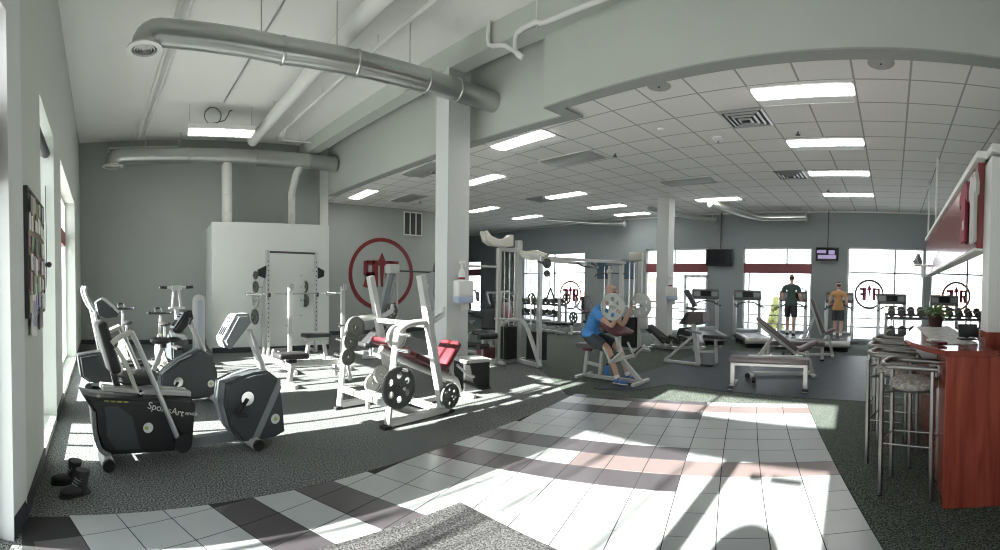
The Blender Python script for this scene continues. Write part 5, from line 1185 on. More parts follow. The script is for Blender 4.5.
# --- the seated man at the preacher bench
MO, MH = (-4.95, 6.83), 4.0
man = thing('person', 'seated man in bright blue shirt and dark shorts curling a barbell', 'person', MO[0], MO[1], MH)
pel, sp1, ch1, ch2, nk, hb_ = (-0.27, 0, 0.79), (-0.23, 0, 0.94), (-0.12, 0, 1.12), (-0.04, 0, 1.25), (0.06, 0, 1.38), (0.125, 0, 1.48)
ch = [[(*pel, 0.15), (*sp1, 0.140), (*ch1, 0.160), (*ch2, 0.125), (*nk, 0.066), (*hb_, 0.06)]]
elb, wri = {}, {}
for s in (-1, 1):
    sh_ = (-0.03, s*0.20, 1.25, 0.078); el = (0.33, s*0.20, 0.98, 0.050); wr = (0.46, s*0.19, 1.24, 0.036); pm = (0.485, s*0.19, 1.315)
    ch.append([(*ch2, 0.125), sh_, (0.15, s*0.205, 1.11, 0.063), el, (0.40, s*0.197, 1.13, 0.050), wr, (*pm, 0.034)])
    hand(ch, wr, pm, (0.25, 0, 1), (0, 1, 0), (1, 0, 0.1), 1.0)
    hp = (-0.25, s*0.10, 0.76, 0.118); kn = (0.25, s*0.19, 0.60, 0.074)
    ch.append([(*pel, 0.15), hp, (0.02, s*0.155, 0.69, 0.094), kn, (0.33, s*0.19, 0.42, 0.066), (0.42, s*0.19, 0.20, 0.048), (0.46, s*0.19, 0.095, 0.042), (0.56, s*0.20, 0.05, 0.034)])
b = MB(); add_mesh(b, skin_mesh(ch)); hm = head_into(b, (0.19, 0, 1.625), 0.0, 0.38, 1.18)
body = b.build('body', 'skin', man)
face_parts(man, hm, 1.18, 'hair_stubble', 'stubble')
ARM = ((0.14, 0, 1.12), (0.8, 0, -0.6))
clothe(man, body, 'shirt', 'shirt_blue', [((0, 0, 0.775), (0, 0, -1)), ((0.03, 0, 1.352), (0.55, 0, 0.83)), ARM], lambda c: 0.022 if c.z > 0.9 else 0.034)
clothe(man, body, 'shorts', 'shorts_grey', [((0, 0, 0.85), (0, 0, 1)), ((0.17, 0, 0.63), (0.95, 0, -0.30))], lambda c: 0.018+0.02*max(0, c.x+0.2))
for s in (-1, 1):
    P1(man, 'sock', 'sock_white', lambda b: b.cyl((0.46, s*0.19, 0.085), (0.435, s*0.19, 0.15), 0.048, 0.052, 16))
    shoe(man, 'shoe_blue', (0.41, s*0.19, 0.0), (0.66, s*0.205, 0.0), 1.05)
# preacher bench
t = thing('preacher_bench', 'white preacher curl bench under the seated man in blue', 'bench', MO[0], MO[1], MH)
P1(t, 'base_beam', W_, lambda b: b.beam((-0.40, 0, 0.04), (0.84, 0, 0.04), 0.075, 0.065))
P1(t, 'base_foot', W_, lambda b: b.beam((0.82, -0.3, 0.03), (0.82, 0.3, 0.03), 0.07, 0.055)); P1(t, 'base_foot', W_, lambda b: b.beam((-0.38, -0.26, 0.03), (-0.38, 0.26, 0.03), 0.07, 0.055))
P1(t, 'seat_post', W_, lambda b: (b.beam((-0.30, 0, 0.56), (-0.36, 0, 0.05), 0.065, 0.06, up=(0, 1, 0)), b.beam((0.02, 0, 0.55), (-0.03, 0, 0.05), 0.06, 0.06, up=(0, 1, 0)), b.beam((-0.34, 0, 0.28), (0.0, 0, 0.24), 0.055, 0.055)))
pad(t, 'seat', 'brown_vinyl', (-0.48, 0, 0.60), (-0.02, 0, 0.60), 0.34, 0.085, 0.03)
P1(t, 'seat_sleeve', 'maroon_vinyl', lambda b: b.box((-0.30, 0, 0.53), (0.16, 0.10, 0.07), bevel=0.01))
pad(t, 'arm_pad', 'dark_maroon_vinyl', (0.12, 0, 1.02), (0.50, 0, 0.86), 0.62, 0.08, 0.03)
P1(t, 'pad_post', W_, lambda b: (b.beam((0.30, 0, 0.88), (0.42, 0, 0.42), 0.06, 0.06, up=(0, 1, 0)), b.beam((0.38, 0, 0.46), (0.82, 0, 0.05), 0.075, 0.07, up=(0, 1, 0))))
P1(t, 'cross_arm', W_, lambda b: b.beam((0.44, -0.44, 0.42), (0.44, 0.46, 0.42), 0.06, 0.06))
for y in (-0.42, 0.44):
    P1(t, 'bar_fork', W_, lambda b: (b.beam((0.44, y, 0.42), (0.30, y, 0.66), 0.035, 0.035, up=(0, 1, 0)), b.beam((0.44, y, 0.42), (0.66, y, 0.62), 0.06, 0.06, up=(0, 1, 0))))
    P1(t, 'fork_liner', 'rubber_black', lambda b: b.beam((0.46, y, 0.46), (0.62, y, 0.605), 0.03, 0.062, up=(0, 1, 0)))
x, y_ = loc2world(MO, MH, 0.522, 0.0); barbell('short barbell held up by the seated man in blue', x, y_, 1.355, MH+90, 1.34, 0.013, 0.24, 0.024)
for s, l in ((-1, 'big grey six-hole plate in front of the seated man, nearer the camera'), (1, 'big grey six-hole plate on the far end of the barbell held by the seated man')):
    x, y_ = loc2world(MO, MH, 0.522, s*0.50); weight_plate(l, x, y_, 1.355, MH+90, 0.232, 6, 'grey_plate', 0.045, 'plates on the curled barbell')
t = thing('water_bottle', 'blue water bottle on the floor under the preacher bench', 'bottle', -4.98, 7.06)
P1(t, 'bottle_body', 'shirt_blue', lambda b: b.lathe([(0, 0), (0.045, 0), (0.048, 0.03), (0.045, 0.17), (0.025, 0.22), (0.0, 0.22)])); P1(t, 'cap', 'rubber_black', lambda b: b.cyl((0, 0, 0.21), (0, 0, 0.26), 0.024))

# --- second preacher bench, behind the seated man to the right
PO = (-4.95, 9.32)
t = thing('preacher_bench', 'empty white preacher bench with a brown pad, right of the seated man', 'bench', PO[0], PO[1], -3.8)
P1(t, 'base_beam', W_, lambda b: b.beam((-0.02, 0, 0.035), (0.90, 0, 0.035), 0.07, 0.06))
P1(t, 'main_post', W_, lambda b: b.beam((0.86, 0, 0.04), (0.72, 0, 0.92), 0.09, 0.08, up=(0, 1, 0)))
P1(t, 'diagonal_brace', W_, lambda b: b.beam((0.0, 0, 0.05), (0.74, 0, 0.66), 0.06, 0.055, up=(0, 1, 0)))
P1(t, 'arm_pad', 'brown_vinyl', lambda b: b.prism([(0.36, 0.90), (0.56, 1.17), (0.93, 1.19), (0.95, 0.95), (0.74, 0.88)], -0.02, 0.42, 'xz', bevel=0.03))
P1(t, 'pad_side', B_, lambda b: b.prism([(0.36, 0.90), (0.56, 1.17), (0.60, 1.12), (0.50, 0.90)], -0.05, -0.02, 'xz', bevel=0.008))
P1(t, 'seat_post', W_, lambda b: (b.beam((1.12, 0.3, 0.60), (1.16, 0.3, 0.04), 0.06, 0.06, up=(0, 1, 0)), b.beam((0.83, 0.02, 0.30), (1.14, 0.3, 0.30), 0.05, 0.05)))
pad(t, 'seat', B_, (0.85, 0.32, 0.63), (1.35, 0.32, 0.63), 0.30, 0.08, 0.03)
P1(t, 'floor_foot', 'rubber_black', lambda b: b.box((0.98, 0.08, 0.02), (0.40, 0.16, 0.04), bevel=0.01)); P1(t, 'height_pin', 'chrome', lambda b: b.cyl((1.14, 0.24, 0.42), (1.30, 0.2, 0.43), 0.018, seg=10))
P1(t, 'bar_rest', 'machine_grey', lambda b: (b.beam((0.55, -0.06, 0.78), (0.95, -0.06, 0.72), 0.04, 0.05, up=(0, 1, 0))))

# --- low leg press between the towers
LO = (-6.38, 11.32)
t = thing('leg_press', 'low white leg press with a dark sled, left of the empty preacher bench', 'leg press', LO[0], LO[1], 0)
P1(t, 'base', W_, lambda b: (b.beam((-0.1, 0, 0.05), (0.75, 0, 0.05), 0.09, 0.08), b.beam((0.75, 0, 0.05), (1.45, 0, 0.16), 0.08, 0.08), b.beam((0.0, -0.35, 0.04), (0.0, 0.35, 0.04), 0.08, 0.06), b.beam((1.4, -0.35, 0.10), (1.4, 0.35, 0.10), 0.08, 0.06)))
P1(t, 'sled_rail', W_, lambda b: (b.beam((0.02, -0.2, 0.42), (0.50, -0.2, 0.06), 0.06, 0.07, up=(0, 1, 0)), b.beam((0.02, 0.2, 0.42), (0.50, 0.2, 0.06), 0.06, 0.07, up=(0, 1, 0))))
pad(t, 'back_pad', 'rubber_black', (-0.22, 0, 0.62), (0.42, 0, 0.20), 0.46, 0.10)
P1(t, 'foot_plate', 'charcoal_plastic', lambda b: b.box((1.30, 0, 0.42), (0.06, 0.6, 0.46), rot=RY(-0.4), bevel=0.015))
P1(t, 'carriage', 'machine_grey', lambda b: (b.beam((0.45, -0.22, 0.26), (1.25, -0.22, 0.38), 0.05, 0.07), b.beam((0.45, 0.22, 0.26), (1.25, 0.22, 0.38), 0.05, 0.07), b.cyl((0.8, -0.45, 0.32), (0.8, 0.45, 0.32), 0.025)))
for k_, (l, y, r, lb) in enumerate(((0.52, -0.34, 0.17, 'grey plate at the left on the low leg press'), (0.82, -0.36, 0.19, 'grey plate in the middle of the low leg press'), (1.10, -0.34, 0.17, 'grey plate at the right on the low leg press'))):
    weight_plate(lb, LO[0]+l, LO[1]+y, 0.30+0.03*k_, 70, r, 5, 'iron_plate', 0.05, 'plates on the leg press', tilt=0.9)
    P1(t, 'plate_horn', 'chrome', lambda b: b.cyl((l, -0.22, 0.27+0.03*k_), (l, -0.44, 0.29+0.03*k_), 0.02, seg=10))

# ================================================================= FREE BENCHES ON THE RUBBER
def flat_bench(x, y, hd, label, L=1.37, h=0.54):
    t = thing('flat_bench', label, 'bench', x, y, hd, 0.008)
    pad(t, 'bench_pad', 'brown_vinyl', (-0.06, 0, h-0.05), (L-0.06, 0, h-0.05), 0.30, 0.10, 0.03)
    P1(t, 'bench_frame', W_, lambda b: (b.beam((0.0, 0.0, h-0.13), (L-0.12, 0.0, h-0.13), 0.10, 0.06),))
    for x_ in (0.0, L-0.12):
        l = P1(t, 'leg', W_, lambda b: b.beam((x_, 0, 0.05), (x_, 0, h-0.11), 0.075, 0.075))
        P1(l, 'foot_bar', W_, lambda b: b.beam((x_, -0.28, 0.03), (x_, 0.42, 0.03), 0.08, 0.05)); P1(l, 'rubber_foot', 'rubber_black', lambda b: (b.box((x_, -0.24, 0.045), (0.10, 0.14, 0.03), bevel=0.008),))
    P1(t, 'transport_wheel', 'rubber_black', lambda b: b.cyl((0.30, 0.40, 0.06), (0.36, 0.40, 0.06), 0.055, seg=16))
    return t
def incline_bench(x, y, hd, label, top, joint, seat_end, base=(0.0, 1.32), hz=0.36, group=None):
    """adjustable bench: back pad from top to joint, seat pad from joint to seat_end, in the local xz plane"""
    t = thing('adjustable_bench', label, 'bench', x, y, hd, 0.008)
    T_, J, E_ = Vector((top[0], 0, top[1])), Vector((joint[0], 0, joint[1])), Vector((seat_end[0], 0, seat_end[1]))
    pad(t, 'back_pad', 'brown_vinyl', T_, J+(T_-J)*0.04, 0.30, 0.09, 0.03)
    n = Vector(((T_-J).z, 0, -(T_-J).x)).normalized()
    if n.z > 0: n = -n
    P1(t, 'back_frame', W_, lambda b: b.beam(T_+n*0.075+(J-T_)*0.08, J+n*0.075, 0.06, 0.05, up=(0, 1, 0)))
    pad(t, 'seat_pad', 'brown_vinyl', J+(E_-J)*0.06, E_, 0.30, 0.085, 0.03)
    P1(t, 'main_beam', W_, lambda b: b.beam((base[0], 0, hz), (joint[0]+0.1, 0, hz), 0.085, 0.075))
    q = J+n*0.075+(T_-J)*0.55
    P1(t, 'adjuster_strut', W_, lambda b: (b.beam(q, (q.x-0.28 if top[0] < joint[0] else q.x+0.28, 0, hz+0.03), 0.05, 0.045, up=(0, 1, 0)), b.beam(q+Vector((0.02, 0.07, 0)), (q.x-0.20, 0.07, hz+0.03), 0.03, 0.03, up=(0, 1, 0))))
    for x_, dx in ((base[0]+0.06, 0.0), (base[1]-0.14, 0.12)):
        l = P1(t, 'leg', W_, lambda b: b.beam((x_, 0, hz+0.12 if dx else hz), (x_+dx, 0, 0.05), 0.075, 0.07, up=(0, 1, 0)))
        P1(l, 'foot_bar', W_, lambda b: b.beam((x_+dx, -0.28, 0.03), (x_+dx, 0.28, 0.03), 0.075, 0.05))
    P1(t, 'lower_beam', W_, lambda b: b.beam((base[0]+0.06, 0, 0.05), (base[1], 0, 0.05), 0.06, 0.055))
    P1(t, 'transport_wheel', 'rubber_black', lambda b: b.cyl((base[0]-0.03, -0.32, 0.055), (base[0]-0.03, -0.26, 0.055), 0.05, seg=16))
    P1(t, 'pull_pin', 'chrome', lambda b: (b.cyl((joint[0]+0.18, -0.03, hz+0.02), (joint[0]+0.22, -0.16, hz+0.02), 0.014, seg=8),))
    return t
flat_bench(-2.66, 7.50, 10.9, 'white-framed flat bench with a brown pad nearest on the rubber mat')
incline_bench(-2.74, 8.63, 21, 'adjustable bench with a raised brown back pad behind the nearest flat bench', (0.15, 1.14), (0.98, 0.50), (1.36, 0.69), (0.0, 1.30), 0.37)
flat_bench(-2.98, 11.0, 8, 'flat bench half hidden under the steep-backed bench', 1.45, 0.46)
incline_bench(-2.92, 11.75, 8, 'adjustable bench with its back pad almost upright before the orange-shirted runner', (0.86, 1.50), (1.20, 0.58), (1.47, 0.73), (0.45, 1.45), 0.42)

# ================================================================= TREADMILLS AND RUNNERS
def treadmill(x, y, hd, label, s=1.12, z=0.0):
    t = thing('treadmill', label, 'treadmill', x, y, hd, group='treadmills along the windows'); t.scale = (s, s, s)
    P1(t, 'deck', 'charcoal_plastic', lambda b: b.box((-0.05, 0, 0.19), (1.70, 0.70, 0.14), bevel=0.03))
    P1(t, 'belt', 'belt', lambda b: b.box((-0.14, 0, 0.268), (1.48, 0.50, 0.012)), False)
    for sd in (-1, 1): P1(t, 'side_rail', 'machine_silver', lambda b: b.box((-0.10, sd*0.315, 0.272), (1.56, 0.10, 0.03), bevel=0.012))
    P1(t, 'rear_roller', 'machine_white', lambda b: b.cyl((-0.90, -0.36, 0.20), (-0.90, 0.36, 0.20), 0.085, seg=20))
    P1(t, 'rear_foot', 'rubber_black', lambda b: b.box((-0.75, 0, 0.06), (0.10, 0.62, 0.12), bevel=0.02)); P1(t, 'front_foot', 'rubber_black', lambda b: b.box((0.65, 0, 0.06), (0.14, 0.66, 0.12), bevel=0.02))
    P1(t, 'motor_hood', 'machine_grey', lambda b: b.prism([(0.55, 0.24), (0.62, 0.36), (0.85, 0.38), (0.98, 0.26), (0.98, 0.10), (0.55, 0.12)], -0.36, 0.36, 'xz', bevel=0.03))
    for sd in (-1, 1):
        P1(t, 'upright', 'machine_silver', lambda b: b.beam((0.62, sd*0.37, 0.20), (0.72, sd*0.37, 1.36), 0.075, 0.10, up=(0, 1, 0), bevel=0.02))
        P1(t, 'handrail', 'dark_metal', lambda b: b.tube([(0.70, sd*0.37, 1.12), (0.55, sd*0.37, 1.06), (0.30, sd*0.37, 1.04), (0.20, sd*0.37, 1.04)], 0.028, 10, 3))
    P1(t, 'front_grip', 'dark_metal', lambda b: b.tube([(0.60, -0.34, 1.06), (0.52, -0.2, 1.14), (0.50, 0, 1.17), (0.52, 0.2, 1.14), (0.60, 0.34, 1.06)], 0.022, 10, 4))
    c = P1(t, 'console', 'console_grey', lambda b: b.box((0.68, 0, 1.36), (0.14, 0.82, 0.30), rot=RY(0.3), bevel=0.035))
    P1(c, 'screen', 'screen_black', lambda b: b.box((0.606, 0, 1.385), (0.012, 0.30, 0.17), rot=RY(0.3)), False)
    P1(c, 'keypad', 'machine_grey', lambda b: (b.box((0.606, -0.27, 1.37), (0.010, 0.18, 0.14), rot=RY(0.3)),), False); P1(c, 'keypad', 'machine_grey', lambda b: b.box((0.606, 0.27, 1.37), (0.010, 0.18, 0.14), rot=RY(0.3)), False)
    return t
treadmill(-5.75, 13.75, 122, 'treadmill right behind the far column, facing the windows')
treadmill(-4.30, 13.80, 120, 'empty treadmill under the blank television')
treadmill(-3.10, 13.98, 97, 'treadmill under the runner in the dark green shirt')
treadmill(-1.62, 13.98, 94, 'treadmill under the runner in the orange shirt')
treadmill(0.0, 13.98, 90, 'empty treadmill before the window logo, left of the potted plant')
treadmill(1.68, 13.98, 90, 'empty treadmill behind the potted plant')
t = thing('cross_trainer', 'grey cross trainer with a tilted dark screen beside the far column', 'elliptical', -6.02, 12.62, 20)
P1(t, 'mast', S_, lambda b: (b.beam((0.0, -0.08, 0.1), (0.02, -0.08, 1.25), 0.06, 0.06), b.beam((0.0, 0.10, 0.1), (0.02, 0.10, 1.25), 0.06, 0.06)))
P1(t, 'console', 'charcoal_plastic', lambda b: b.prism([(-0.08, 1.62), (0.06, 1.68), (0.34, 1.18), (0.22, 1.14)], -0.2, 0.2, 'xz', bevel=0.03))
P1(t, 'handle', 'dark_metal', lambda b: b.tube([(0.02, -0.18, 1.12), (0.25, -0.22, 1.08), (0.30, 0, 1.06), (0.25, 0.22, 1.08), (0.02, 0.18, 1.12)], 0.03, 10, 3))
P1(t, 'base', 'machine_grey', lambda b: (b.beam((-0.5, 0, 0.06), (0.6, 0, 0.06), 0.5, 0.10),)); P1(t, 'housing', 'black_plastic', lambda b: b.prism([(-0.3, 0.1), (-0.2, 0.5), (0.2, 0.55), (0.35, 0.1)], -0.2, 0.2, 'xz', bevel=0.05))
def runner(x, y, z, hd, H_, label, shirt, shorts, sleeve, lean=0.0):
    t = thing('person', label, 'person', x, y, hd, z); k_ = H_/1.78
    def V(a, b_, c_, r): return (a*k_, b_*k_, c_*k_, r*k_)
    pel = V(0, 0, 0.95, 0.125); sp1 = V(0.0, 0, 1.10, 0.118); ch1 = V(0.01, 0, 1.27, 0.135); ch2 = V(0.01, 0, 1.40, 0.115); nk = V(0.01, 0, 1.50, 0.060); hb2 = V(0.02, 0, 1.56, 0.055)
    chs = [[pel, sp1, ch1, ch2, nk, hb2]]
    for s in (-1, 1):
        sh_ = V(0.0, s*0.185, 1.40, 0.066); el = V(-0.06, s*0.265, 1.12, 0.045); wr = V(0.17, s*0.27, 1.06, 0.033); pm = (0.24*k_, s*0.26*k_, 1.07*k_)
        chs.append([ch2, sh_, V(-0.03, s*0.23, 1.27, 0.055), el, V(0.06, s*0.275, 1.08, 0.043), wr, (*pm, 0.03*k_)])
        hand(chs, wr, pm, (1, 0, 0.1), (0, s, 0), (0.2, 0, -1), k_)
        st = 0.07*s
        chs.append([pel, V(0.0, s*0.095, 0.90, 0.105), V(0.02+st*0.4, s*0.10, 0.70, 0.088), V(0.03+st*0.8, s*0.10, 0.50, 0.064), V(0.0+st, s*0.10, 0.34, 0.060), V(-0.04+st*1.6, s*0.10, 0.13, 0.042), V(-0.05+st*1.8, s*0.10, 0.075, 0.038), V(0.06+st*1.8, s*0.105, 0.04, 0.03)])
    b = MB(); add_mesh(b, skin_mesh(chs)); hm = head_into(b, (0.045*k_, 0, 1.655*k_), 0, 0.05, k_); body = b.build('body', 'skin', t)
    face_parts(t, hm, k_, 'hair_dark', 'short')
    sl = 1.24 if sleeve else 1.31
    clothe(t, body, 'shirt', shirt, [((0, 0, 0.88*k_), (0, 0, -1)), ((0, 0, 1.475*k_), (0, 0, 1)), ((0, 0, sl*k_), (0, 0, -1e-6))][:2], lambda c: (0.030 if c.z < 1.2*k_ else 0.020), lambda c: not (abs(c.y) > 0.168*k_ and c.z < sl*k_))
    clothe(t, body, 'shorts', shorts, [((0, 0, 0.97*k_), (0, 0, 1)), ((0, 0, 0.55*k_), (0, 0, -1))], lambda c: 0.016+0.030*max(0, 0.95*k_-c.z), lambda c: abs(c.y) < 0.225*k_)
    for s in (-1, 1):
        P1(t, 'sock', 'sock_white', lambda b: b.cyl(V(-0.05+0.126*s, s*0.10, 0.07, 0)[:3], V(-0.045+0.12*s, s*0.10, 0.17, 0)[:3], 0.046*k_, 0.05*k_, 14))
        shoe(t, 'shoe_grey' if shirt == 'shirt_orange' else 'rubber_black', ((-0.10+0.126*s)*k_, s*0.10*k_, 0), ((0.14+0.126*s)*k_, s*0.11*k_, 0), k_)
    return t
runner(-3.09, 13.95, 0.307, 97, 1.92, 'man in a dark green shirt and black shorts on a treadmill, seen from behind', 'shirt_green', 'shorts_black', True)
runner(-1.62, 13.95, 0.307, 94, 1.72, 'person in an orange shirt and dark shorts on a treadmill, seen from behind', 'shirt_orange', 'shorts_grey', False)

# ================================================================= THE BAR COUNTER AND ITS SIDE
t = thing('bar_counter', 'cherry wood bar counter with an overhanging top at the right edge', 'counter', 0, 0)
P1(t, 'end_panel', 'cherry', lambda b: b.box((1.22, 3.63, 0.602), (1.56, 0.06, 1.204), bevel=0.004), False)
P1(t, 'side_panel', 'cherry', lambda b: b.box((0.47, 5.03, 0.602), (0.05, 2.74, 1.204), bevel=0.004), False)
P1(t, 'counter_back', 'cherry', lambda b: b.box((0.80, 5.36, 0.602), (0.05, 2.0, 1.204)), False)
P1(t, 'far_panel', 'cherry', lambda b: b.box((0.64, 6.38, 0.602), (0.30, 0.05, 1.204)), False)
top = [(0.43, 3.575), (0.86, 3.585), (0.86, 6.52), (0.60, 6.76), (0.42, 6.6), (0.30, 6.2), (0.22, 5.5), (0.14, 4.85), (0.13, 4.45), (0.19, 4.15), (0.29, 3.85)]
P1(t, 'counter_top', 'cherry_top', lambda b: b.prism(top, 1.205, 1.25, 'xy', bevel=0.01))
P1(t, 'rear_ledge', 'cherry_top', lambda b: b.box((1.45, 3.83, 1.155), (1.16, 0.40, 0.03), bevel=0.005), False)
for y in (4.3, 5.4): P1(t, 'top_bracket', 'machine_white', lambda b: b.prism([(0.44, 1.204), (0.22, 1.204), (0.24, 1.16), (0.44, 0.95)], y, y+0.05, 'xz', bevel=0.006))
P1(t, 'outlet_plate', 'white_plastic', lambda b: b.box((0.441, 4.35, 0.98), (0.008, 0.10, 0.16), bevel=0.004)); P1(t, 'outlet_plate', 'white_plastic', lambda b: b.box((0.441, 5.0, 0.98), (0.008, 0.10, 0.16), bevel=0.004))
b = MB(); b.prism([(0.40, 4.02), (0.78, 4.06), (0.79, 6.30), (0.34, 6.15)], 0.0, 0.008, 'xy'); o = b.build('counter_mat', 'stone_grey', smooth=False); o.location = (0, 0, 1.2502); tag(o, 'grey speckled mat covering most of the bar counter top', 'mat')
t = thing('card_stack', 'small red and white cards at the edge of the counter mat', 'cards', 0.42, 4.0, 20, 1.2585)
P1(t, 'card', 'maroon_vinyl', lambda b: b.box((0, 0, 0.012), (0.09, 0.16, 0.024), bevel=0.003)); P1(t, 'card', 'paper', lambda b: b.box((0.05, 0.22, 0.010), (0.09, 0.12, 0.020), bevel=0.003))
t = thing('counter_monitor', 'small black tilted screen on the bar counter by the white pillar', 'monitor', 0.745, 4.42, 100, 1.2585)
P1(t, 'screen_back', 'black_plastic', lambda b: b.box((0, 0, 0.09), (0.025, 0.20, 0.13), rot=RY(0.35), bevel=0.008)); P1(t, 'stand', 'dark_metal', lambda b: (b.box((0.03, 0, 0.008), (0.14, 0.16, 0.016), bevel=0.004), b.beam((0.04, 0, 0.01), (0.0, 0, 0.07), 0.04, 0.02)))
struct(bx('pillar', (0.87, 4.10, 0), (1.65, 4.42, 2.96), 'white_paint'))
struct(bx('pillar_trim', (0.855, 4.085, 1.17), (1.665, 4.435, 1.36), 'cherry'))
# red header board over the counter, with jerseys
t = thing('header_board', 'long red header board with white trim hanging above the bar counter', 'header board', 0, 0)
P1(t, 'board', 'header_red', lambda b: b.box((0.86, 7.76, 2.57), (0.12, 6.68, 0.84)), False)
P1(t, 'top_trim', 'white_paint', lambda b: (b.box((0.86, 7.70, 3.02), (0.20, 6.86, 0.07), bevel=0.006),), False); P1(t, 'bottom_trim', 'white_paint', lambda b: b.box((0.86, 7.76, 2.14), (0.15, 6.68, 0.03), bevel=0.004), False)
for y in (9.0, 10.9): P1(t, 'hanger_rod', 'white_paint', lambda b: b.beam((0.82, y, 3.0), (0.82, y, ZC), 0.04, 0.04))
P1(t, 'pillar_cap', 'white_paint', lambda b: b.box((1.28, 4.24, 3.02), (0.86, 0.42, 0.07), bevel=0.006), False)
def jersey(y, z, w_, h_, m, label, num):
    t = thing('jersey', label, 'jersey', 0.79, y, 0, z)
    def cloth(b):
        o = [(-w_*0.32, -h_/2), (w_*0.32, -h_/2), (w_*0.30, h_*0.18), (w_*0.50, h_*0.10), (w_*0.56, h_*0.30), (w_*0.30, h_*0.48), (w_*0.10, h_*0.50), (0, h_*0.44), (-w_*0.10, h_*0.50), (-w_*0.30, h_*0.48), (-w_*0.56, h_*0.30), (-w_*0.50, h_*0.10), (-w_*0.30, h_*0.18)]
        b.prism(o, -0.035, 0.0, 'yz', bevel=0.012)
    P1(t, 'cloth', m, cloth)
    P1(t, 'hanger', 'dark_metal', lambda b: b.tube([(-0.018, -w_*0.3, h_*0.46), (-0.018, 0, h_*0.54), (-0.018, w_*0.3, h_*0.46)], 0.008, 6))
    if num: P1(t, 'print', 'jersey_grey', lambda b: (b.box((-0.037, -0.05, -h_*0.22), (0.004, 0.10, 0.10)),), False)
    return t
jersey(5.05, 2.60, 0.54, 0.66, 'jersey_red', 'dark red jersey hanging on the red header board', True)
jersey(4.46, 2.55, 0.40, 0.70, 'jersey_grey', 'pale grey jersey hanging next to the white pillar', False)
t = thing('wall_camera', 'small grey camera on a bracket at the far end of the red header board', 'camera', 0.74, 10.6, 180, 2.36)
P1(t, 'bracket', 'white_plastic', lambda b: (b.beam((-0.06, 0, 0), (0.25, 0, 0), 0.22, 0.04), b.beam((0.05, 0, 0), (0.05, 0, -0.28), 0.07, 0.07)))
P1(t, 'camera_body', 'machine_grey', lambda b: (b.lathe([(0.0, 0.02), (0.09, 0.02), (0.10, 0.07), (0.08, 0.16), (0.045, 0.22), (0.035, 0.27), (0, 0.28)], (0.16, 0, 0)),)); P1(t, 'lens', 'screen_black', lambda b: b.sphere((0.25, 0, 0.09), 0.03))
# potted plant
t = thing('potted_plant', 'leafy green plant in a dark red pot on the far end of the bar counter', 'plant', 0.60, 6.22, 0, 1.2585)
p_ = P1(t, 'pot', 'plant_pot', lambda b: b.lathe([(0, 0), (0.085, 0), (0.105, 0.10), (0.125, 0.15), (0.128, 0.175), (0.112, 0.175), (0.10, 0.14), (0, 0.14)], seg=28)); P1(p_, 'soil', 'soil', lambda b: b.cyl((0, 0, 0.135), (0, 0, 0.155), 0.10))
def leaves(b):
    rr = random.Random(3)
    for k_ in range(75):
        a = rr.uniform(0, 6.28); el = rr.uniform(0.15, 1.45); L = rr.uniform(0.16, 0.30); w_ = rr.uniform(0.022, 0.04)
        d = Vector((math.cos(a)*math.cos(el), math.sin(a)*math.cos(el), math.sin(el))); sd = Vector((-math.sin(a), math.cos(a), 0)); base = Vector((rr.uniform(-0.05, 0.05), rr.uniform(-0.05, 0.05), 0.15))
        pts = []
        for u, ww in ((0.25, 0.15), (0.5, 0.9), (0.75, 1.0), (1.0, 0.05)):
            c = base+d*L*u+Vector((0, 0, -0.10*u*u*L/0.25)); pts.append((c-sd*w_*ww*0.5+Vector((0, 0, 0.008)), c, c+sd*w_*ww*0.5+Vector((0, 0, 0.008))))
        vs = [[b.bm.verts.new(v) for v in r_] for r_ in pts]
        for r0, r1 in zip(vs, vs[1:]):
            for q in (0, 1): b.bm.faces.new((r0[q], r0[q+1], r1[q+1], r1[q]))
lf = P1(t, 'foliage', 'plant_leaf', leaves)
# bar stools
def stool(x, y, hd, label):
    t = thing('bar_stool', label, 'bar stool', x, y, hd, group='bar stools')
    for s in (-1, 1):
        P1(t, 'leg', 'stool_metal', lambda b: b.beam((-0.225, s*0.20, 0.0), (-0.235, s*0.20, 1.03), 0.034, 0.05, up=(0, 1, 0))); P1(t, 'leg', 'stool_metal', lambda b: b.beam((0.20, s*0.20, 0.0), (0.19, s*0.20, 1.06), 0.034, 0.05, up=(0, 1, 0)))
    P1(t, 'arm_loop', 'stool_metal', lambda b: b.tube([(0.235, -0.21, 1.075), (0.0, -0.215, 1.08), (-0.18, -0.21, 1.085), (-0.245, -0.14, 1.09), (-0.255, 0, 1.09), (-0.245, 0.14, 1.09), (-0.18, 0.21, 1.085), (0.0, 0.215, 1.08), (0.235, 0.21, 1.075)], 0.024, 12, 4))
    P1(t, 'seat_ring', 'dark_metal', lambda b: b.lathe([(0, 0.86), (0.17, 0.86), (0.19, 0.875), (0.19, 0.885), (0, 0.885)], seg=28))
    P1(t, 'seat', 'stool_fabric', lambda b: b.lathe([(0, 0.885), (0.195, 0.885), (0.215, 0.905), (0.21, 0.94), (0.17, 0.965), (0, 0.975)], seg=32))
    P1(t, 'seat_support', 'stool_metal', lambda b: (b.beam((-0.22, -0.19, 0.86), (0.19, 0.19, 0.86), 0.03, 0.02), b.beam((-0.22, 0.19, 0.86), (0.19, -0.19, 0.86), 0.03, 0.02)))
    P1(t, 'footrest', 'stool_metal', lambda b: (b.tube([(-0.225, -0.2, 0.43), (0.2, -0.2, 0.43), (0.2, 0.2, 0.43), (-0.225, 0.2, 0.43), (-0.225, -0.2, 0.43)], 0.008, 8),))
    return t
stool(0.21, 4.00, -13, 'bar stool nearest the camera, at the front end of the bar counter'); stool(0.06, 4.70, -13, 'second bar stool along the counter, behind the nearest one')
stool(0.02, 5.42, -8, 'third bar stool along the counter, mostly hidden'); stool(0.04, 6.15, -5, 'last bar stool, at the far end of the counter')
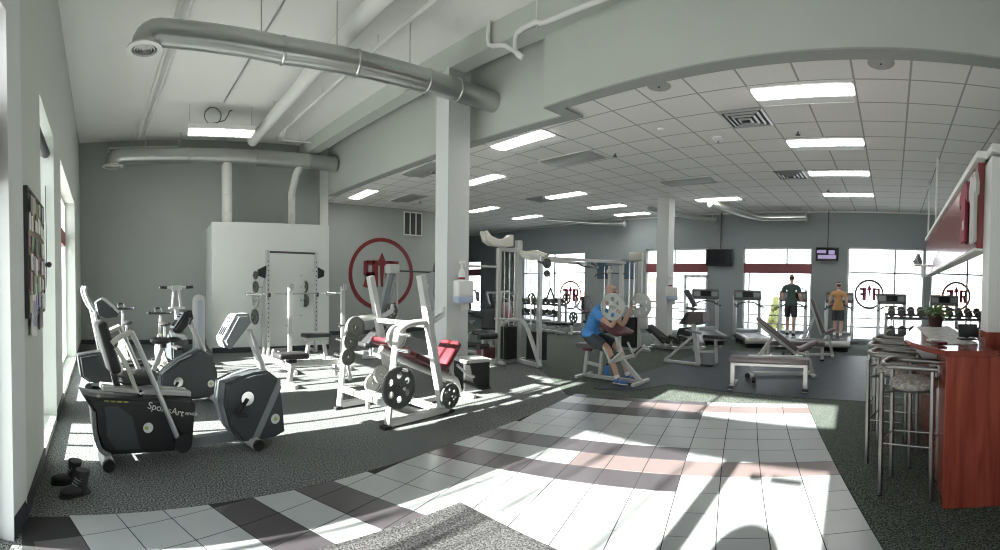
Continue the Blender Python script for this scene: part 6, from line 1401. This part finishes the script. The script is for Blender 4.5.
# dumbbell racks behind the counter
RKX, RKY = -0.10, 8.6
t = thing('dumbbell_rack', 'three-tier dumbbell rack standing beyond the bar counter', 'rack', RKX, RKY, 0)
for k_, (z, y) in enumerate(((0.45, -0.16), (0.86, 0.02), (1.24, 0.20))):
    P1(t, 'shelf', 'dark_metal', lambda b: (b.beam((0, y-0.10, z), (1.85, y-0.10, z), 0.05, 0.04), b.beam((0, y+0.10, z+0.05), (1.85, y+0.10, z+0.05), 0.05, 0.04)))
for x_ in (0.0, 0.92, 1.85): P1(t, 'rack_leg', 'machine_grey', lambda b: (b.beam((x_, 0.34, 0.0), (x_, 0.34, 1.32), 0.07, 0.07), b.beam((x_, -0.34, 0.03), (x_, 0.4, 0.03), 0.07, 0.06), b.beam((x_, -0.22, 0.40), (x_, 0.34, 1.28), 0.05, 0.06)))
DB = {}
def dumbbell(x, y, z, r, label, tilt=0.24, group='dumbbells on the rack beyond the counter', hd=90):
    if not DB:
        o = thing('dumbbell', label, 'dumbbell', 0, 0, 0)
        P1(o, 'handle', 'chrome', lambda b: b.cyl((-0.075, 0, 0), (0.075, 0, 0), 0.016, seg=12))
        for s in (-1, 1): P1(o, 'weight_head', 'iron_plate', lambda b: b.lathe([(0, s*0.065), (0.055, s*0.065), (0.065, s*0.075), (0.065, s*0.13), (0.055, s*0.14), (0.02, s*0.14), (0.02, s*0.146), (0, s*0.146)], (0, 0, 0), 'x', 18))
        DB['a'] = o
    else: o = copy_tree(DB['a'], label)
    o['group'] = group; o.location = (x, y, z); o.scale = (1, r/0.065, r/0.065); o.rotation_euler = (0, tilt, R(hd)); return o
TIERS = (('lowest', 0.45, -0.16, 0.088, 8), ('middle', 0.86, 0.02, 0.08, 9), ('top', 1.24, 0.20, 0.072, 10))
ORD = ('first', 'second', 'third', 'fourth', 'fifth', 'sixth', 'seventh', 'eighth', 'ninth', 'tenth', 'eleventh', 'twelfth')
for nm, z, y, r, n in TIERS:
    for k_ in range(n):
        dumbbell(RKX+0.10+1.66*k_/(n-1), RKY+y, z+0.045+r, r, 'dark round-headed dumbbell, %s from the left on the %s tier beyond the counter' % (ORD[k_], nm), -0.24)

# ================================================================= MACHINES IN THE BACK BAY
t = thing('flat_bench_press', 'white flat press bench in the back bay before the wide window', 'bench', -10.05, 12.15, 172)
pad(t, 'bench_pad', B_, (0.1, 0, 0.40), (1.35, 0, 0.36), 0.32, 0.09, 0.03)
P1(t, 'bench_frame', W_, lambda b: (b.tube([(0.02, 0, 0.05), (0.05, 0, 0.26), (0.18, 0, 0.32), (1.4, 0, 0.28)], 0.04, 12, 4), b.beam((0.4, 0, 0.05), (1.7, 0, 0.08), 0.09, 0.09), b.beam((0.62, -0.2, 0.04), (0.62, 0.2, 0.04), 0.07, 0.06)))
P1(t, 'rack_upright', W_, lambda b: b.beam((1.3, -0.5, 0), (1.3, -0.5, 1.25), 0.08, 0.08)); P1(t, 'rack_upright', W_, lambda b: b.beam((1.3, 0.5, 0), (1.3, 0.5, 1.25), 0.08, 0.08))
x, y_ = loc2world((-10.05, 12.15), 172, 1.25, 0); barbell('barbell racked over the white bench in the back bay', x, y_, 1.24, 262, 2.2)
for s, lb in ((-1, 'dark plate on the near end of the back bay barbell'), (1, 'dark plate on the far end of the back bay barbell')):
    x, y_ = loc2world((-10.05, 12.15), 172, 1.25, s*0.82); weight_plate(lb, x, y_, 1.24, 262, 0.22, 6, 'iron_plate')
t = thing('seated_press', 'black-padded seated press machine with red grips in the back bay', 'press machine', -9.85, 12.75, 175)
pad(t, 'back_pad', B_, (0.12, 0, 0.75), (0.14, 0, 1.36), 0.34, 0.14, 0.04); pad(t, 'seat_pad', B_, (-0.35, 0, 0.50), (0.1, 0, 0.48), 0.34, 0.09)
P1(t, 'frame', W_, lambda b: (b.beam((0.24, 0, 0.05), (0.24, 0, 1.3), 0.09, 0.09), b.beam((-0.5, 0, 0.05), (0.7, 0, 0.05), 0.09, 0.08), b.beam((0.5, -0.45, 0.05), (0.5, 0.45, 0.05), 0.08, 0.08), b.beam((-0.1, 0, 0.05), (-0.1, 0, 0.46), 0.07, 0.07)))
for s in (-1, 1):
    a = P1(t, 'press_arm', 'machine_grey', lambda b: b.tube([(0.3, s*0.30, 1.25), (0.1, s*0.48, 1.0), (-0.25, s*0.48, 0.85)], 0.035, 10, 3)); P1(a, 'hand_grip', 'maroon_vinyl', lambda b: b.cyl((-0.25, s*0.30, 0.85), (-0.25, s*0.50, 0.85), 0.03))
    P1(t, 'weight_peg', 'chrome', lambda b: b.cyl((0.3, s*0.30, 0.62), (0.3, s*0.62, 0.62), 0.03))
    x, y_ = loc2world((-9.85, 12.75), 175, 0.3, s*0.42); weight_plate('dark plate on the %s peg of the seated press in the back bay' % ('near' if s > 0 else 'far'), x, y_, 0.62, 265, 0.2, 6, 'iron_plate')
t = thing('incline_chest_press', 'maroon-padded incline machine between the cable tower and the near column', 'press machine', -10.6, 9.55, 150)
pad(t, 'back_pad', 'dark_maroon_vinyl', (-0.55, 0, 0.62), (0.38, 0, 1.12), 0.36, 0.12); pad(t, 'seat_pad', B_, (-0.95, 0, 0.52), (-0.55, 0, 0.46), 0.36, 0.10)
P1(t, 'frame', W_, lambda b: (b.beam((0.35, 0, 0.05), (0.30, 0, 1.0), 0.08, 0.08, up=(0, 1, 0)), b.beam((-1.0, 0, 0.05), (0.8, 0, 0.05), 0.09, 0.08), b.beam((-0.6, 0, 0.05), (-0.55, 0, 0.5), 0.07, 0.07, up=(0, 1, 0)), b.beam((0.7, -0.5, 0.05), (0.7, 0.5, 0.05), 0.08, 0.08), b.beam((0.7, 0.0, 0.05), (0.7, 0.0, 1.5), 0.08, 0.08)))
P1(t, 'shroud', 'pale_blue', lambda b: b.box((-0.35, 0.25, 0.22), (0.5, 0.25, 0.2), bevel=0.05)); P1(t, 'press_arm', 'machine_grey', lambda b: b.tube([(0.7, -0.45, 1.45), (0.3, -0.5, 1.3), (-0.1, -0.5, 1.1)], 0.035, 10, 3)); P1(t, 'press_arm', 'machine_grey', lambda b: b.tube([(0.7, 0.45, 1.45), (0.3, 0.5, 1.3), (-0.1, 0.5, 1.1)], 0.035, 10, 3))
P1(t, 'top_cross', 'machine_grey', lambda b: b.beam((0.7, -0.5, 1.45), (0.7, 0.5, 1.45), 0.07, 0.07))
t = thing('leg_curl_machine', 'dark leg machine low beside the near column', 'leg machine', -8.95, 7.35, 120)
pad(t, 'seat_pad', B_, (-0.3, 0, 0.52), (0.3, 0, 0.50), 0.4, 0.12); pad(t, 'back_pad', B_, (0.34, 0, 0.55), (0.55, 0, 1.05), 0.4, 0.12)
P1(t, 'frame', W_, lambda b: (b.beam((-0.5, 0, 0.05), (0.7, 0, 0.05), 0.09, 0.08), b.beam((0, 0, 0.05), (0, 0, 0.46), 0.09, 0.09), b.beam((0.5, 0, 0.05), (0.5, 0, 0.95), 0.08, 0.08), b.beam((-0.4, -0.35, 0.05), (-0.4, 0.35, 0.05), 0.07, 0.06)))
P1(t, 'roller_arm', 'machine_grey', lambda b: b.tube([(-0.2, 0.25, 0.5), (-0.4, 0.25, 0.45), (-0.5, 0.25, 0.25)], 0.03, 10, 3)); P1(t, 'leg_roller', B_, lambda b: b.cyl((-0.5, -0.2, 0.25), (-0.5, 0.3, 0.25), 0.07))
t = thing('window_rack', 'long low rack of dark dumbbells under the wide back window', 'rack', -16.0, 14.3, 0)
for z, y in ((0.45, -0.1), (0.9, 0.1)): P1(t, 'shelf', 'dark_metal', lambda b: (b.beam((0, y-0.1, z), (3.6, y-0.1, z), 0.05, 0.05), b.beam((0, y+0.1, z+0.04), (3.6, y+0.1, z+0.04), 0.05, 0.05)))
for x_ in (0.0, 1.8, 3.6): P1(t, 'rack_leg', 'machine_grey', lambda b: (b.beam((x_, 0.25, 0), (x_, 0.25, 1.0), 0.07, 0.07), b.beam((x_, -0.3, 0.03), (x_, 0.3, 0.03), 0.07, 0.06)))
for nm, z, y, n in (('lower', 0.45, -0.1, 11), ('upper', 0.9, 0.1, 12)):
    for k_ in range(n): dumbbell(-16.0+0.15+3.3*k_/(n-1), 14.3+y, z+0.17, 0.105, 'dark dumbbell, %s from the left on the %s tier under the wide back window' % (ORD[k_], nm), -0.1, 'dumbbells under the wide back window')
for x, y, hd, lb in ((-13.6, 12.6, 200, 'dark hammer press machine in the back bay left of the black-padded press'), (-16.2, 12.4, 160, 'dark hammer press machine deepest in the back bay')):
    t = thing('hammer_press', lb, 'press machine', x, y, hd)
    pad(t, 'back_pad', B_, (0.1, 0, 0.6), (0.22, 0, 1.2), 0.36, 0.12); pad(t, 'seat_pad', B_, (-0.35, 0, 0.48), (0.1, 0, 0.46), 0.36, 0.10)
    P1(t, 'frame', 'machine_grey', lambda b: (b.beam((0.32, 0, 0.05), (0.4, 0, 1.5), 0.1, 0.1, up=(0, 1, 0)), b.beam((-0.5, 0, 0.05), (0.8, 0, 0.05), 0.1, 0.08), b.beam((0.6, -0.5, 0.05), (0.6, 0.5, 0.05), 0.09, 0.08), b.beam((0.4, -0.5, 1.45), (0.4, 0.5, 1.45), 0.08, 0.08), b.beam((-0.1, 0, 0.05), (-0.1, 0, 0.45), 0.07, 0.07)))
    for s in (-1, 1): P1(t, 'press_arm', 'machine_grey', lambda b: b.tube([(0.4, s*0.45, 1.4), (0.1, s*0.45, 1.2), (-0.3, s*0.4, 1.0)], 0.035, 10, 3))
    for s in (-1, 1):
        x_, y_ = loc2world((x, y), hd, 0.4, s*0.56); weight_plate('dark plate on the %s side of the hammer press %s' % ('left' if s > 0 else 'right', 'deepest in the back bay' if x < -15 else 'by the black-padded press'), x_, y_, 1.2, hd+90, 0.22, 6, 'iron_plate')

# ================================================================= TIDY: separate pieces become parts of their own
KEEP = ('pattern', 'louver', 'lettering', 'lace', 'foliage', 'leaves', 'shirt', 'shorts', 'body', 'hair', 'picture', 'tile_floor', 'print', 'letter', 'fluorescent', 'stack', 'rail_run', 'railing', 'weight_plate')
def pieces(me):
    n = len(me.vertices); par = list(range(n))
    def find(a):
        while par[a] != a: par[a] = par[par[a]]; a = par[a]
        return a
    for e in me.edges:
        a, b = find(e.vertices[0]), find(e.vertices[1])
        if a != b: par[a] = b
    isl = {}
    for i in range(n): isl.setdefault(find(i), []).append(i)
    isl = list(isl.values())
    if len(isl) < 2: return None
    from mathutils.bvhtree import BVHTree
    own = {}
    for k_, q in enumerate(isl):
        for i in q: own[i] = k_
    polys = [[] for _ in isl]
    for p in me.polygons: polys[own[p.vertices[0]]].append(p)
    bb = []
    for q in isl:
        c = [me.vertices[i].co for i in q]; bb.append((Vector([min(v[a] for v in c) for a in range(3)]), Vector([max(v[a] for v in c) for a in range(3)])))
    grp = list(range(len(isl)))
    def gf(a):
        while grp[a] != a: a = grp[a]
        return a
    for a in range(len(isl)):
        for b in range(a+1, len(isl)):
            if gf(a) != gf(b) and all(bb[a][0][k_] <= bb[b][1][k_]+0.004 and bb[b][0][k_] <= bb[a][1][k_]+0.004 for k_ in range(3)): grp[gf(b)] = gf(a)
    out = {}
    for k_ in range(len(isl)): out.setdefault(gf(k_), []).extend(polys[k_])
    return list(out.values()) if len(out) > 1 else None
for o in list(bpy.data.objects):
    if o.type != 'MESH' or o.parent is None or o.parent.get('kind') == 'structure' or o.data.users > 1: continue
    if any(k_ in o.name for k_ in KEEP): continue
    pc = pieces(o.data)
    if not pc or len(pc) > 12: continue
    src = o.data; base = o.name.split('.')[0]
    for k_, polys in enumerate(pc):
        used = {}; vs = []; fs = []
        for p in polys:
            f = []
            for i in p.vertices:
                if i not in used: used[i] = len(vs); vs.append(src.vertices[i].co.copy())
                f.append(used[i])
            fs.append(f)
        me = bpy.data.meshes.new(base); me.from_pydata(vs, [], fs)
        for m_ in src.materials: me.materials.append(m_)
        for q, p in zip(me.polygons, polys): q.use_smooth = p.use_smooth; q.material_index = p.material_index
        if any(p.use_smooth for p in polys): me.set_sharp_from_angle(angle=R(38))
        me.update()
        if k_ == 0: o.data = me
        else:
            c = bpy.data.objects.new(base, me); COL.objects.link(c); c.parent = o.parent; c.location = o.location; c.rotation_euler = o.rotation_euler
# a thing with one single part is that mesh itself
for o in [q for q in bpy.data.objects if q.type == 'EMPTY' and q.parent is None and 'category' in q]:
    if len(o.children) == 1 and not o.children[0].children:
        c = o.children[0]; c.parent = None; c.location = o.location; c.rotation_euler = o.rotation_euler; c.scale = o.scale
        for key in ('label', 'category', 'group'):
            if key in o: c[key] = o[key]
        nm = o.name; bpy.data.objects.remove(o); c.name = nm
